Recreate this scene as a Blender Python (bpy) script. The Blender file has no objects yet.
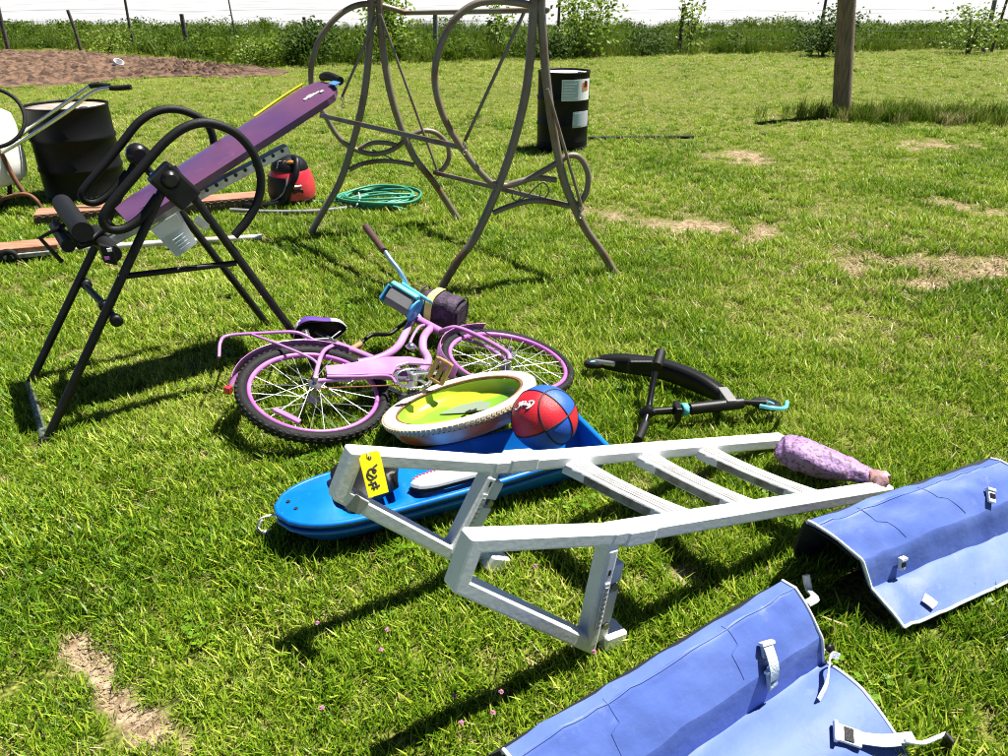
import bpy, bmesh, math, random
import numpy as np
from mathutils import Vector, Matrix

sc = bpy.context.scene
COL = sc.collection
R = math.radians
V = Vector

# ------------------------------------------------------------------ camera, sky, sun, exposure
F, H, HORIZON = 750.0, 1.5, -15.0            # focal length in photo pixels, eye height, horizon row
PITCH = math.atan((378 - HORIZON) / F)
cam_d = bpy.data.cameras.new('camera'); cam = bpy.data.objects.new('camera', cam_d); COL.objects.link(cam)
cam.location = (0, 0, H); cam.rotation_euler = (math.pi / 2 - PITCH, 0, 0)
cam_d.sensor_width = 36; cam_d.lens = F / 1008 * 36; cam_d.clip_start = 0.05; cam_d.clip_end = 3000
sc.camera = cam
SUN = V((0.42, 0.22, 1.0)).normalized()      # towards the sun
world = bpy.data.worlds.new('World'); sc.world = world; world.use_nodes = True
wn = world.node_tree; bg = wn.nodes['Background']
sky = wn.nodes.new('ShaderNodeTexSky'); sky.sky_type = 'NISHITA'; sky.sun_disc = False; sky.air_density = .42; sky.dust_density = 0.; sky.altitude = 1200
sky.sun_elevation = math.asin(SUN.z); sky.sun_rotation = math.atan2(SUN.x, SUN.y)
wn.links.new(sky.outputs[0], bg.inputs[0]); bg.inputs[1].default_value = 0.05
sun_d = bpy.data.lights.new('sun', 'SUN'); sun = bpy.data.objects.new('sun', sun_d); COL.objects.link(sun)
sun_d.energy = 5.0; sun_d.angle = R(0.53); sun_d.color = (1.0, 0.96, 0.88)
sun.rotation_euler = SUN.to_track_quat('Z', 'Y').to_euler(); sun.location = (4, 3, 9)
vs = sc.view_settings; vs.view_transform = 'Standard'; vs.look = 'None'; vs.exposure = 1.27; vs.gamma = 1.0
sc.cycles.use_denoising = True; sc.cycles.denoiser = 'OPENIMAGEDENOISE'; sc.cycles.denoising_input_passes = 'RGB_ALBEDO_NORMAL'; sc.cycles.denoising_prefilter = 'NONE'; sc.cycles.use_adaptive_sampling = False; sc.cycles.filter_width = 1.1; sc.cycles.max_bounces = 6; sc.cycles.diffuse_bounces = 1; sc.cycles.transparent_max_bounces = 6

rnd = random.Random(7)
NP = np.random.default_rng(11)

# ------------------------------------------------------------------ measuring helpers (photo pixel -> place on site)
_c, _s = math.cos(PITCH), math.sin(PITCH)
def ray(u, v):
    x = (u - 504) / F; y = (378 - v) / F
    return V((x, _c + y * _s, -_s + y * _c))
def at(u, v, z=0.0):
    d = ray(u, v); return V((0, 0, H)) + d * ((z - H) / d.z)
def at_depth(u, v, y):
    d = ray(u, v); return V((0, 0, H)) + d * (y / d.y)
def on_wall(u, v, p0, e):                    # on the upright plane through p0 along e
    d = ray(u, v); n = V((-e[1], e[0], 0)); return V((0, 0, H)) + d * (n.dot(V((p0[0], p0[1], 0))) / n.dot(d))
def on_plane(u, v, p0, n):
    d = ray(u, v); o = V((0, 0, H)); return o + d * ((V(p0) - o).dot(n) / d.dot(n))

# ------------------------------------------------------------------ noise in numpy
def vnoise(x, y, seed=0):
    x = np.asarray(x, float); y = np.asarray(y, float)
    xi = np.floor(x).astype(np.int64); yi = np.floor(y).astype(np.int64)
    fx = x - xi; fy = y - yi; fx = fx * fx * (3 - 2 * fx); fy = fy * fy * (3 - 2 * fy)
    def h(a, b):
        n = (a * 374761393 + b * 668265263 + seed * 1442695041) & 0xFFFFFFFF
        n = ((n ^ (n >> 13)) * 1274126177) & 0xFFFFFFFF
        return ((n ^ (n >> 16)) & 0xFFFF) / 65535.0
    return (h(xi, yi) * (1 - fx) + h(xi + 1, yi) * fx) * (1 - fy) + (h(xi, yi + 1) * (1 - fx) + h(xi + 1, yi + 1) * fx) * fy
def fbm(x, y, seed=0, o=4):
    t = 0; a = .5; s = 0
    for i in range(o):
        t = t + a * vnoise(x * 2 ** i, y * 2 ** i, seed + i); s += a; a *= .5
    return t / s

# ------------------------------------------------------------------ materials
MATS = {}
def mat(name, col, rough=.5, metal=0., col2=None, scale=8., mix=(.4, .65), bump=0., bscale=60., coat=0., spec=.5, detail=6., trans=0., stretch=None, rough2=None, col3=None, scale3=30., mix3=(.62, .70)):
    m = bpy.data.materials.new(name); m.use_nodes = True; nt = m.node_tree; N = nt.nodes; L = nt.links
    b = N['Principled BSDF']
    b.inputs['Base Color'].default_value = (*col, 1); b.inputs['Roughness'].default_value = rough; b.inputs['Metallic'].default_value = metal
    b.inputs['Coat Weight'].default_value = coat; b.inputs['Specular IOR Level'].default_value = spec
    tc = N.new('ShaderNodeTexCoord'); src = tc.outputs['Object']
    if stretch:
        mp = N.new('ShaderNodeMapping'); mp.inputs['Scale'].default_value = stretch; L.new(src, mp.inputs[0]); src = mp.outputs[0]
    if col2 is not None or rough2 is not None:
        n = N.new('ShaderNodeTexNoise'); n.inputs['Scale'].default_value = scale; n.inputs['Detail'].default_value = detail
        L.new(src, n.inputs['Vector'])
        mr = N.new('ShaderNodeMapRange'); mr.inputs[1].default_value = mix[0]; mr.inputs[2].default_value = mix[1]; L.new(n.outputs[0], mr.inputs[0])
        if col2 is not None:
            mx = N.new('ShaderNodeMix'); mx.data_type = 'RGBA'; mx.inputs[6].default_value = (*col, 1); mx.inputs[7].default_value = (*col2, 1)
            L.new(mr.outputs[0], mx.inputs[0]); L.new(mx.outputs[2], b.inputs['Base Color'])
            if col3 is not None:                                     # scuffs, dust and grime
                n3 = N.new('ShaderNodeTexNoise'); n3.inputs['Scale'].default_value = scale3; n3.inputs['Detail'].default_value = 10; n3.inputs['Roughness'].default_value = .7; L.new(src, n3.inputs['Vector'])
                m3 = N.new('ShaderNodeMapRange'); m3.inputs[1].default_value = mix3[0]; m3.inputs[2].default_value = mix3[1]; L.new(n3.outputs[0], m3.inputs[0])
                x3 = N.new('ShaderNodeMix'); x3.data_type = 'RGBA'; x3.inputs[7].default_value = (*col3, 1); L.new(m3.outputs[0], x3.inputs[0]); L.new(mx.outputs[2], x3.inputs[6]); L.new(x3.outputs[2], b.inputs['Base Color'])
        if rough2 is not None:
            mq = N.new('ShaderNodeMapRange'); mq.inputs[3].default_value = rough; mq.inputs[4].default_value = rough2
            L.new(mr.outputs[0], mq.inputs[0]); L.new(mq.outputs[0], b.inputs['Roughness'])
    if bump:
        n2 = N.new('ShaderNodeTexNoise'); n2.inputs['Scale'].default_value = bscale; n2.inputs['Detail'].default_value = 5
        L.new(src, n2.inputs['Vector'])
        bp = N.new('ShaderNodeBump'); bp.inputs['Strength'].default_value = bump; bp.inputs['Distance'].default_value = .01
        L.new(n2.outputs[0], bp.inputs['Height']); L.new(bp.outputs[0], b.inputs['Normal'])
    if trans:
        out = N['Material Output']; tr = N.new('ShaderNodeBsdfTranslucent'); ms = N.new('ShaderNodeMixShader'); ms.inputs[0].default_value = trans
        tr.inputs[0].default_value = (*col, 1); L.new(b.outputs[0], ms.inputs[1]); L.new(tr.outputs[0], ms.inputs[2]); L.new(ms.outputs[0], out.inputs[0])
    MATS[name] = m
    return m

def leaf_mat(name, stops, nscale=.9, nw=.36, trans=.35, rough=.42, spec=.3):
    m = bpy.data.materials.new(name); m.use_nodes = True; nt = m.node_tree; N = nt.nodes; L = nt.links
    b = N['Principled BSDF']; b.inputs['Roughness'].default_value = rough; b.inputs['Specular IOR Level'].default_value = spec
    a = N.new('ShaderNodeAttribute'); a.attribute_name = 'rnd'
    g = N.new('ShaderNodeNewGeometry'); n = N.new('ShaderNodeTexNoise'); n.inputs['Scale'].default_value = nscale; n.inputs['Detail'].default_value = 4
    L.new(g.outputs['Position'], n.inputs['Vector'])
    mr = N.new('ShaderNodeMapRange'); mr.inputs[1].default_value = .3; mr.inputs[2].default_value = .7; L.new(n.outputs[0], mr.inputs[0])
    mx = N.new('ShaderNodeMix'); mx.inputs[0].default_value = nw; L.new(a.outputs['Fac'], mx.inputs[2]); L.new(mr.outputs[0], mx.inputs[3])
    cr = N.new('ShaderNodeValToRGB'); e = cr.color_ramp.elements
    while len(e) < len(stops): e.new(.5)
    for i, (p, c) in enumerate(stops): e[i].position = p; e[i].color = (*c, 1)
    L.new(mx.outputs[0], cr.inputs[0]); L.new(cr.outputs[0], b.inputs['Base Color'])
    tr = N.new('ShaderNodeBsdfTranslucent'); L.new(cr.outputs[0], tr.inputs[0]); ms = N.new('ShaderNodeMixShader'); ms.inputs[0].default_value = trans
    L.new(b.outputs[0], ms.inputs[1]); L.new(tr.outputs[0], ms.inputs[2]); L.new(ms.outputs[0], N['Material Output'].inputs[0])
    MATS[name] = m
    return m

M = MATS
leaf_mat('grass', [(0, (.016, .042, .002)), (.28, (.065, .16, .004)), (.50, (.18, .32, .010)), (.74, (.43, .52, .042)), (1, (.74, .68, .28))], trans=.32)
leaf_mat('grass_dry', [(0, (.16, .15, .04)), (.5, (.42, .34, .15)), (1, (.62, .52, .30))], trans=.25)
leaf_mat('grass_far', [(0, (.08, .16, .006)), (.4, (.20, .31, .014)), (.7, (.36, .44, .04)), (1, (.60, .56, .2))], nscale=.45, trans=.3)
leaf_mat('weeds', [(0, (.012, .03, .003)), (.4, (.06, .12, .008)), (.7, (.15, .22, .016)), (1, (.36, .34, .09))], nscale=.6, spec=.12, rough=.6)
leaf_mat('leaf_dark', [(0, (.012, .035, .004)), (.5, (.045, .095, .008)), (1, (.12, .18, .02))], nscale=3, trans=.3, spec=.15, rough=.6)
leaf_mat('leaf_bright', [(0, (.07, .14, .012)), (.5, (.20, .31, .025)), (1, (.38, .45, .06))], nscale=3, trans=.4)
mat('soil_clods', (.04, .021, .012), .95, col2=(.165, .095, .058), scale=6, mix=(.38, .60), bump=1., bscale=26, detail=10)
mat('gravel', (.17, .178, .192), .9, col2=(.34, .34, .345), scale=1., mix=(.25, .6), bump=.4, bscale=20, detail=10, stretch=(.3, .5, 1))
mat('black_metal', (.005, .005, .0055), .45, col2=(.012, .011, .010), scale=14, bump=.03, spec=.3)
mat('black_gloss', (.005, .005, .0055), .3, col2=(.015, .014, .013), scale=20, mix=(.5, .7), spec=.4)
mat('black_foam', (.005, .005, .0055), .6, bump=.2, bscale=220, spec=.3)
mat('black_rubber', (.007, .007, .0075), .7, col2=(.03, .028, .025), scale=30, mix=(.55, .85), bump=.3, bscale=160, spec=.3)
mat('black_plastic', (.005, .005, .0055), .45, bump=.08, bscale=200, spec=.3)
mat('drum_black', (.004, .004, .004), .5, col2=(.025, .018, .012), scale=5, mix=(.58, .85), bump=.08, bscale=25, rough2=.7, spec=.2, col3=(.06, .045, .03), scale3=14, mix3=(.66, .8))
mat('drum_lid', (.45, .40, .35), .7, col2=(.30, .18, .11), scale=7, mix=(.45, .65), bump=.2)
mat('drum_lid_pale', (.72, .72, .70), .6, col2=(.45, .43, .40), scale=9, bump=.1)
mat('bed_purple', (.075, .038, .13), .28, col2=(.165, .06, .115), scale=1.6, mix=(.35, .6), bump=.06, bscale=160, rough2=.42, col3=(.18, .12, .18), scale3=18, mix3=(.58, .85))
mat('blue_label', (.08, .25, .80), .5)
mat('yellow', (.85, .72, .02), .5)
mat('white_print', (.85, .85, .85), .5)
mat('paper', (.86, .88, .92), .8, trans=.5)
mat('paper_white', (.86, .86, .86), .7)
mat('ink', (.01, .01, .012), .6)
mat('print_grey', (.42, .55, .62), .6)
mat('galv', (.50, .51, .50), .38, .85, col2=(.36, .36, .33), scale=22, bump=.05)
mat('chrome', (.72, .73, .75), .22, .95, col2=(.5, .5, .5), scale=30, mix=(.55, .8))
mat('blue_chrome', (.30, .48, .68), .3, .6)
mat('bronze_tube', (.20, .165, .128), .4, .1, col2=(.16, .09, .045), scale=6, mix=(.5, .66), bump=.06, bscale=60, rough2=.65)
mat('rust', (.23, .09, .035), .8, col2=(.10, .05, .03), scale=14, bump=.3)
mat('bike_pink', (.42, .165, .44), .32, col2=(.50, .24, .51), scale=6, coat=.3, rough2=.45, col3=(.30, .18, .22), scale3=40, mix3=(.64, .74))
mat('rim_pink', (.50, .12, .50), .35, col2=(.55, .2, .52), scale=8)
mat('fender_pink', (.46, .14, .48), .32, coat=.3, col2=(.56, .23, .55), scale=5)
mat('spoke', (.78, .78, .80), .3, .9)
mat('cork', (.42, .24, .10), .7, col2=(.30, .16, .07), scale=40)
mat('brown_grip', (.07, .03, .025), .6, bump=.3, bscale=200)
mat('saddle_white', (.75, .73, .70), .5, col2=(.6, .58, .55), scale=9)
mat('saddle_purple', (.10, .04, .28), .4)
mat('teal', (.10, .50, .58), .4, col2=(.16, .6, .66), scale=8)
mat('disc_blue', (.06, .36, .70), .35)
mat('grey_plastic', (.20, .20, .20), .55, bump=.1, bscale=90)
mat('bag_purple', (.02, .011, .022), .7, col2=(.065, .03, .08), scale=45, mix=(.45, .6), bump=.5, bscale=120)
mat('tape_yellow', (.72, .66, .18), .6)
mat('tyre_cream', (.80, .70, .56), .6, col2=(.66, .54, .40), scale=11, mix=(.5, .75), bump=.1)
mat('tread_cream', (.70, .58, .40), .7, col2=(.55, .43, .28), scale=25, bump=.15)
mat('tub_pink', (.80, .70, .66), .35, col2=(.78, .17, .06), scale=6, mix=(.44, .58), detail=2, coat=.3)
mat('tub_green', (.20, .42, .03), .35, col2=(.50, .62, .03), scale=4.5, mix=(.45, .6), detail=2, coat=.3)
mat('tub_grey', (.22, .28, .20), .5)
mat('tub_yellow', (.72, .75, .03), .4)
mat('sled_blue', (.0, .13, .52), .3, col2=(.0, .17, .62), scale=5, bump=.06, bscale=60, coat=.2, rough2=.42, col3=(.10, .25, .5), scale3=22, mix3=(.62, .78))
mat('ball_red', (.62, .015, .03), .42, bump=.25, bscale=420)
mat('ball_blue', (.02, .10, .52), .42, bump=.25, bscale=420)
mat('ladder_white', (.90, .905, .91), .5, col2=(.78, .78, .77), scale=8, mix=(.5, .8), bump=.05, bscale=70, col3=(.42, .40, .36), scale3=22, mix3=(.68, .85))
mat('ladder_grip', (.33, .33, .31), .7, col2=(.16, .14, .12), scale=25, bump=.2)
mat('ladder_stain', (.42, .42, .38), .7, col2=(.3, .3, .26), scale=20)
mat('tag_yellow', (.90, .80, .0), .5, trans=.5)
mat('lavender', (.29, .175, .37), .6, col2=(.13, .07, .12), scale=85, mix=(.53, .59), bump=.5, bscale=60)
mat('lavender_torn', (.42, .28, .33), .85, col2=(.20, .10, .08), scale=25, bump=.6)
mat('pad_blue', (.085, .140, .43), .5, col2=(.115, .178, .48), scale=5, mix=(.40, .72), bump=.5, bscale=11, rough2=.62, spec=.3, col3=(.20, .25, .48), scale3=14, mix3=(.60, .80))
mat('piping', (.72, .74, .78), .6)
mat('strap', (.50, .58, .62), .7, bump=.4, bscale=250)
mat('strap_white', (.80, .82, .85), .7, bump=.3, bscale=250)
mat('vac_red', (.58, .02, .035), .35, col2=(.62, .05, .06), scale=6, coat=.2)
mat('orange_cord', (.80, .24, .02), .5)
mat('hose_green', (.03, .22, .13), .45, col2=(.06, .32, .20), scale=12)
mat('white_tank', (.82, .82, .80), .45, col2=(.72, .70, .62), scale=5)
mat('tank_yellowed', (.60, .55, .36), .5)
mat('board_red', (.27, .105, .055), .8, col2=(.38, .20, .125), scale=7, mix=(.35, .65), bump=.3, bscale=40, stretch=(1, 6, 6))
mat('board_dark', (.09, .06, .04), .9, bump=.5, bscale=60)
mat('pipe_white', (.72, .70, .66), .5, col2=(.5, .45, .38), scale=8)
mat('post_wood', (.24, .17, .11), .9, col2=(.12, .085, .06), scale=9, mix=(.4, .65), bump=.7, bscale=30, stretch=(6, 6, .5))
mat('fence_wood', (.27, .26, .25), .9, col2=(.11, .10, .09), scale=9, bump=.6, stretch=(6, 6, .6))
mat('fence_dark', (.10, .085, .07), .9, col2=(.05, .04, .035), scale=9, bump=.5, stretch=(6, 6, .6))
mat('wire', (.10, .10, .10), .7, .2)
mat('pad_hollow_shade', (.006, .008, .02), .8)  # near-black colour that puts shade into the hollow of the pads
mat('crumb', (.18, .12, .07), .95, col2=(.42, .33, .22), scale=3, mix=(.4, .6))
mat('bark', (.10, .075, .05), .9, bump=.5)
mat('clover', (.52, .16, .30), .7, col2=(.62, .34, .44), scale=120)
mat('clover_stem', (.08, .16, .02), .6)
mat('straw', (.60, .50, .28), .7)
mat('stone_white', (.72, .72, .70), .8, col2=(.55, .55, .55), scale=14, bump=.3)
mat('rope_white', (.80, .78, .74), .8, bump=.4, bscale=300)
mat('flame_orange', (.80, .22, .06), .5)

# ------------------------------------------------------------------ mesh builder
class MB:
    def __init__(s): s.v = []; s.f = []; s.sm = []
    def add(s, vs_, fs, smooth=False):
        o = len(s.v); s.v += [V(p) for p in vs_]
        for f in fs: s.f.append(tuple(i + o for i in f)); s.sm.append(smooth)
    def box(s, c, x, y, z):                                   # centre and three half-axis vectors
        c, x, y, z = V(c), V(x), V(y), V(z)
        p = [c + a * x + b * y + d * z for d in (-1, 1) for b in (-1, 1) for a in (-1, 1)]
        f = [(0, 2, 3, 1), (4, 5, 7, 6), (0, 1, 5, 4), (2, 6, 7, 3), (0, 4, 6, 2), (1, 3, 7, 5)]
        if x.cross(y).dot(z) < 0: f = [t[::-1] for t in f]
        s.add(p, f); return s
    def bar(s, p, q, w, t, up=(0, 0, 1)):                      # rectangular bar p->q
        p, q = V(p), V(q); d = (q - p); a = d.normalized(); y = V(up).cross(a)
        if y.length < 1e-4: y = V((1, 0, 0)).cross(a)
        y.normalize(); z = a.cross(y)
        return s.box((p + q) / 2, d / 2, y * (w / 2), z * (t / 2))
    def tube(s, pts, r, k=10, closed=False, cap=True, flat=1.0, up=None):
        pts = [V(p) for p in pts]; n = len(pts)
        rs = r if isinstance(r, (list, tuple)) else [r] * n
        T = []
        for i in range(n):
            a = pts[(i - 1) % n] if (closed or i > 0) else pts[i]; b = pts[(i + 1) % n] if (closed or i < n - 1) else pts[i]
            t = b - a; T.append(t.normalized() if t.length > 1e-9 else V((0, 0, 1)))
        u = V(up) if up else (V((0, 0, 1)) if abs(T[0].z) < .9 else V((1, 0, 0)))
        u = (u - T[0] * u.dot(T[0])).normalized(); vv = []
        for i in range(n):
            if up: u = V(up)
            u = u - T[i] * u.dot(T[i])
            if u.length < 1e-6: u = T[i].orthogonal()
            u.normalize(); w = T[i].cross(u)
            for j in range(k):
                a = 2 * math.pi * j / k
                vv.append(pts[i] + (u * math.cos(a) * flat + w * math.sin(a)) * rs[i])
        f = []
        m = n if closed else n - 1
        for i in range(m):
            for j in range(k):
                f.append((i * k + j, i * k + (j + 1) % k, ((i + 1) % n) * k + (j + 1) % k, ((i + 1) % n) * k + j))
        s.add(vv, f, True)
        if cap and not closed:
            s.add(vv[:k], [tuple(range(k))[::-1]]); s.add(vv[-k:], [tuple(range(k))])
        return s
    def ring(s, c, n, rad, r, k=56, kk=10, flat=1.0):          # torus; flat scales along the normal
        c, n = V(c), V(n).normalized(); a = n.orthogonal().normalized(); b = n.cross(a)
        vv = []; f = []
        for i in range(k):
            t = 2 * math.pi * i / k; o = a * math.cos(t) + b * math.sin(t)
            for j in range(kk):
                q = 2 * math.pi * j / kk; vv.append(c + o * (rad + r * math.cos(q)) + n * (r * flat * math.sin(q)))
        for i in range(k):
            for j in range(kk):
                f.append((i * kk + j, ((i + 1) % k) * kk + j, ((i + 1) % k) * kk + (j + 1) % kk, i * kk + (j + 1) % kk))
        s.add(vv, f, True); return s
    def lathe(s, c, n, prof, k=36, smooth=True, cap=True, a0=None):        # prof: (radius, height)
        c, n = V(c), V(n).normalized(); a = V(a0).normalized() if a0 else n.orthogonal().normalized(); b = n.cross(a)
        vv = []; f = []
        for (r, h) in prof:
            for j in range(k):
                t = 2 * math.pi * j / k; vv.append(c + n * h + (a * math.cos(t) + b * math.sin(t)) * r)
        for i in range(len(prof) - 1):
            for j in range(k):
                f.append((i * k + j, i * k + (j + 1) % k, (i + 1) * k + (j + 1) % k, (i + 1) * k + j))
        s.add(vv, f, smooth)
        if cap:
            s.add(vv[:k], [tuple(range(k))[::-1]]); s.add(vv[-k:], [tuple(range(k))])
        return s
    def prism(s, poly, n, t):                                  # polygon (world points) given thickness t along n
        n = V(n).normalized(); p = [V(q) for q in poly]; k = len(p)
        area = sum((p[i].cross(p[(i + 1) % k]) for i in range(k)), V((0, 0, 0)))
        if area.dot(n) < 0: p = p[::-1]
        top = [q + n * t for q in p]
        s.add(p + top, [tuple(range(k))[::-1], tuple(range(k, 2 * k))] + [(i, (i + 1) % k, k + (i + 1) % k, k + i) for i in range(k)])
        return s
    def sheet(s, rows, thick=0., n=None, smooth=True):         # grid of points, given real thickness
        nr, nc = len(rows), len(rows[0]); P = [V(p) for r_ in rows for p in r_]
        f = [(i * nc + j, i * nc + j + 1, (i + 1) * nc + j + 1, (i + 1) * nc + j) for i in range(nr - 1) for j in range(nc - 1)]
        if not thick: s.add(P, f, smooth); return s
        nn = []
        for i in range(nr):
            for j in range(nc):
                a = P[i * nc + min(j + 1, nc - 1)] - P[i * nc + max(j - 1, 0)]; b = P[min(i + 1, nr - 1) * nc + j] - P[max(i - 1, 0) * nc + j]
                q = a.cross(b); q = q.normalized() if q.length > 1e-9 else V((0, 0, 1)); nn.append(q)
        B = [P[i] - nn[i] * thick for i in range(len(P))]; o = len(P)
        g = [tuple(t + o for t in q[::-1]) for q in f]
        s.add(P + B, f + g, smooth)
        e = [i for i in range(nc)] + [i * nc + nc - 1 for i in range(1, nr)] + [(nr - 1) * nc + j for j in range(nc - 2, -1, -1)] + [i * nc for i in range(nr - 2, 0, -1)]
        s.add(P + B, [(e[(i + 1) % len(e)], e[i], e[i] + o, e[(i + 1) % len(e)] + o) for i in range(len(e))])
        return s
    def mesh(s, off=V((0, 0, 0))):
        me = bpy.data.meshes.new('m'); me.from_pydata([tuple(p - off) for p in s.v], [], s.f)
        me.polygons.foreach_set('use_smooth', s.sm); me.update(); return me
    def build(s, name, m, parent=None, bevel=0.):
        o = bpy.data.objects.new(name, None); off = wloc(parent)
        me = s.mesh(off); me.name = name; me.materials.append(M[m] if isinstance(m, str) else m)
        bpy.data.objects.remove(o); o = bpy.data.objects.new(name, me); COL.objects.link(o)
        if parent: o.parent = parent
        if bevel:
            b = o.modifiers.new('bevel', 'BEVEL'); b.width = bevel; b.segments = 2; b.limit_method = 'ANGLE'; b.angle_limit = R(40)
        return o
WL = {}
def wloc(o):
    v_ = V((0, 0, 0))
    while o: v_ = v_ + V(o.location); o = o.parent
    return v_
def thing(name, label, cat, loc, group=None):
    o = bpy.data.objects.new(name, None); COL.objects.link(o); o.location = loc; o.empty_display_size = .1
    o['label'] = label; o['category'] = cat
    if group: o['group'] = group
    return o
def tag(o, label, cat, group=None):
    o['label'] = label; o['category'] = cat
    if group: o['group'] = group
    return o
def spline(pts, k=6, closed=False):
    pts = [V(p) for p in pts]; n = len(pts); out = []
    for i in range(n if closed else n - 1):
        p0 = pts[(i - 1) % n] if closed or i > 0 else pts[0] * 2 - pts[1]
        p1 = pts[i]; p2 = pts[(i + 1) % n]
        p3 = pts[(i + 2) % n] if closed or i < n - 2 else pts[-1] * 2 - pts[-2]
        for j in range(k):
            t = j / k
            out.append(.5 * ((2 * p1) + (p2 - p0) * t + (2 * p0 - 5 * p1 + 4 * p2 - p3) * t * t + (3 * p1 - p0 - 3 * p2 + p3) * t ** 3))
    if not closed: out.append(pts[-1])
    return out
def T(*a, **k): return MB().tube(*a, **k)
def interp(a, b, t): return V(a) * (1 - t) + V(b) * t

# ------------------------------------------------------------------ the setting: lawn, soil bed, gravel
def ell(u, v, ru, rv): return (at(u, v), at(u + ru, v).x - at(u, v).x, at(u, v - rv).y - at(u, v).y)
BARE = [ell(692, 228, 56, 13), ell(745, 231, 32, 7), ell(850, 265, 28, 10), ell(910, 262, 34, 8), ell(992, 269, 46, 15), ell(744, 157, 28, 6), ell(960, 206, 32, 7), ell(930, 145, 36, 5), ell(604, 214, 30, 8), ell(925, 282, 26, 7), ell(690, 575, 18, 7), ell(2, 478, 12, 12)]
STRIPS = [[at(72, 640), at(92, 662), at(108, 692), at(140, 722), at(160, 756), at(190, 800)], [at(140, 716), at(176, 735), at(196, 765)]]
def bare_mask(x, y):
    x = np.asarray(x, float); y = np.asarray(y, float); m = np.zeros_like(x)
    w = (fbm(x * 6, y * 6, 3, 5) - .5) * 2.6
    for c, a, b in BARE:
        q = 1.05 - np.sqrt(((x - c.x) / abs(a)) ** 2 + ((y - c.y) / abs(b)) ** 2) + w
        m = np.maximum(m, np.clip(q * 1.5, 0, 1))
    for S in STRIPS:
        for p, q in zip(S[:-1], S[1:]):
            dx, dy = q.x - p.x, q.y - p.y; t = np.clip(((x - p.x) * dx + (y - p.y) * dy) / (dx * dx + dy * dy), 0, 1)
            d = np.hypot(x - p.x - dx * t, y - p.y - dy * t)
            m = np.maximum(m, np.clip((.70 - d / .028 + w * 1.2) * 1.7, 0, 1))
    return m
def bed_edge(x):   # near and far edge of the dug bed at x
    return np.interp(x, [-26, -9, -4.2], [12.7, 13.0, 15.4]) + .22 * np.sin(x * 1.7) + .5 * (vnoise(x * 2.6, x * 0, 44) - .5) + .4 * (vnoise(x * 7, x * 0, 45) - .5), np.interp(x, [-26, -11, -5.6, -4.2], [21.5, 20.8, 17.0, 15.75]) + .2 * np.sin(x * 2.3)
ys = np.concatenate([np.linspace(-40, .3, 14)[:-1], .3 * (24 / .3) ** np.linspace(0, 1, 330), np.geomspace(26, 900, 16)])
us = np.linspace(-1, 1, 300)
X = us[None, :] * (1.15 * (np.abs(ys)[:, None]) + 2.2); Yg = np.repeat(ys[:, None], 300, 1)
X[ys > 24.5] = us[None, :] * (ys[ys > 24.5][:, None] * 1.6 + 5)
Zg = (fbm(X * 2.2, Yg * 2.2, 21) - .5) * .03 * np.clip(1.5 - np.abs(Yg) / 30, 0, 1)
bare = bare_mask(X, Yg)
Zg = Zg - bare * .008 - .006
vv = np.stack([X.ravel(), Yg.ravel(), Zg.ravel()], 1); nr, nc = X.shape
idx = np.arange(nr * nc).reshape(nr, nc)
ff = np.stack([idx[:-1, :-1].ravel(), idx[:-1, 1:].ravel(), idx[1:, 1:].ravel(), idx[1:, :-1].ravel()], 1)
me = bpy.data.meshes.new('lawn_ground'); me.from_pydata(vv.tolist(), [], ff.tolist()); me.polygons.foreach_set('use_smooth', [True] * len(ff))
at_ = me.attributes.new('bare', 'FLOAT', 'POINT'); at_.data.foreach_set('value', bare.ravel().astype(np.float32))
lawn = bpy.data.objects.new('lawn_ground', me); COL.objects.link(lawn); lawn['kind'] = 'structure'
gm = bpy.data.materials.new('lawn_soil'); gm.use_nodes = True; N = gm.node_tree.nodes; L = gm.node_tree.links; b = N['Principled BSDF']; b.inputs['Roughness'].default_value = .95; b.inputs['Specular IOR Level'].default_value = .1
ga = N.new('ShaderNodeAttribute'); ga.attribute_name = 'bare'; geo = N.new('ShaderNodeNewGeometry')
def nz(scale, det=8):
    n = N.new('ShaderNodeTexNoise'); n.inputs['Scale'].default_value = scale; n.inputs['Detail'].default_value = det; L.new(geo.outputs['Position'], n.inputs['Vector']); return n
def ramp(src, stops):
    c = N.new('ShaderNodeValToRGB'); e = c.color_ramp.elements
    while len(e) < len(stops): e.new(.5)
    for i, (p, q) in enumerate(stops): e[i].position = p; e[i].color = (*q, 1)
    L.new(src, c.inputs[0]); return c
c1 = ramp(nz(70, 12).outputs[0], [(.32, (.022, .024, .006)), (.5, (.10, .125, .018)), (.68, (.25, .25, .06))])       # turf between the blades
c2 = ramp(nz(30).outputs[0], [(.3, (.10, .065, .035)), (.5, (.29, .21, .13)), (.72, (.46, .37, .25))])       # dry bare soil
mx = N.new('ShaderNodeMix'); mx.data_type = 'RGBA'; L.new(ga.outputs['Fac'], mx.inputs[0]); L.new(c1.outputs[0], mx.inputs[6]); L.new(c2.outputs[0], mx.inputs[7]); L.new(mx.outputs[2], b.inputs['Base Color'])
bp = N.new('ShaderNodeBump'); bp.inputs['Strength'].default_value = .9; bp.inputs['Distance'].default_value = .02; L.new(nz(55).outputs[0], bp.inputs['Height']); L.new(bp.outputs[0], b.inputs['Normal'])
me.materials.append(gm)

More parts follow.
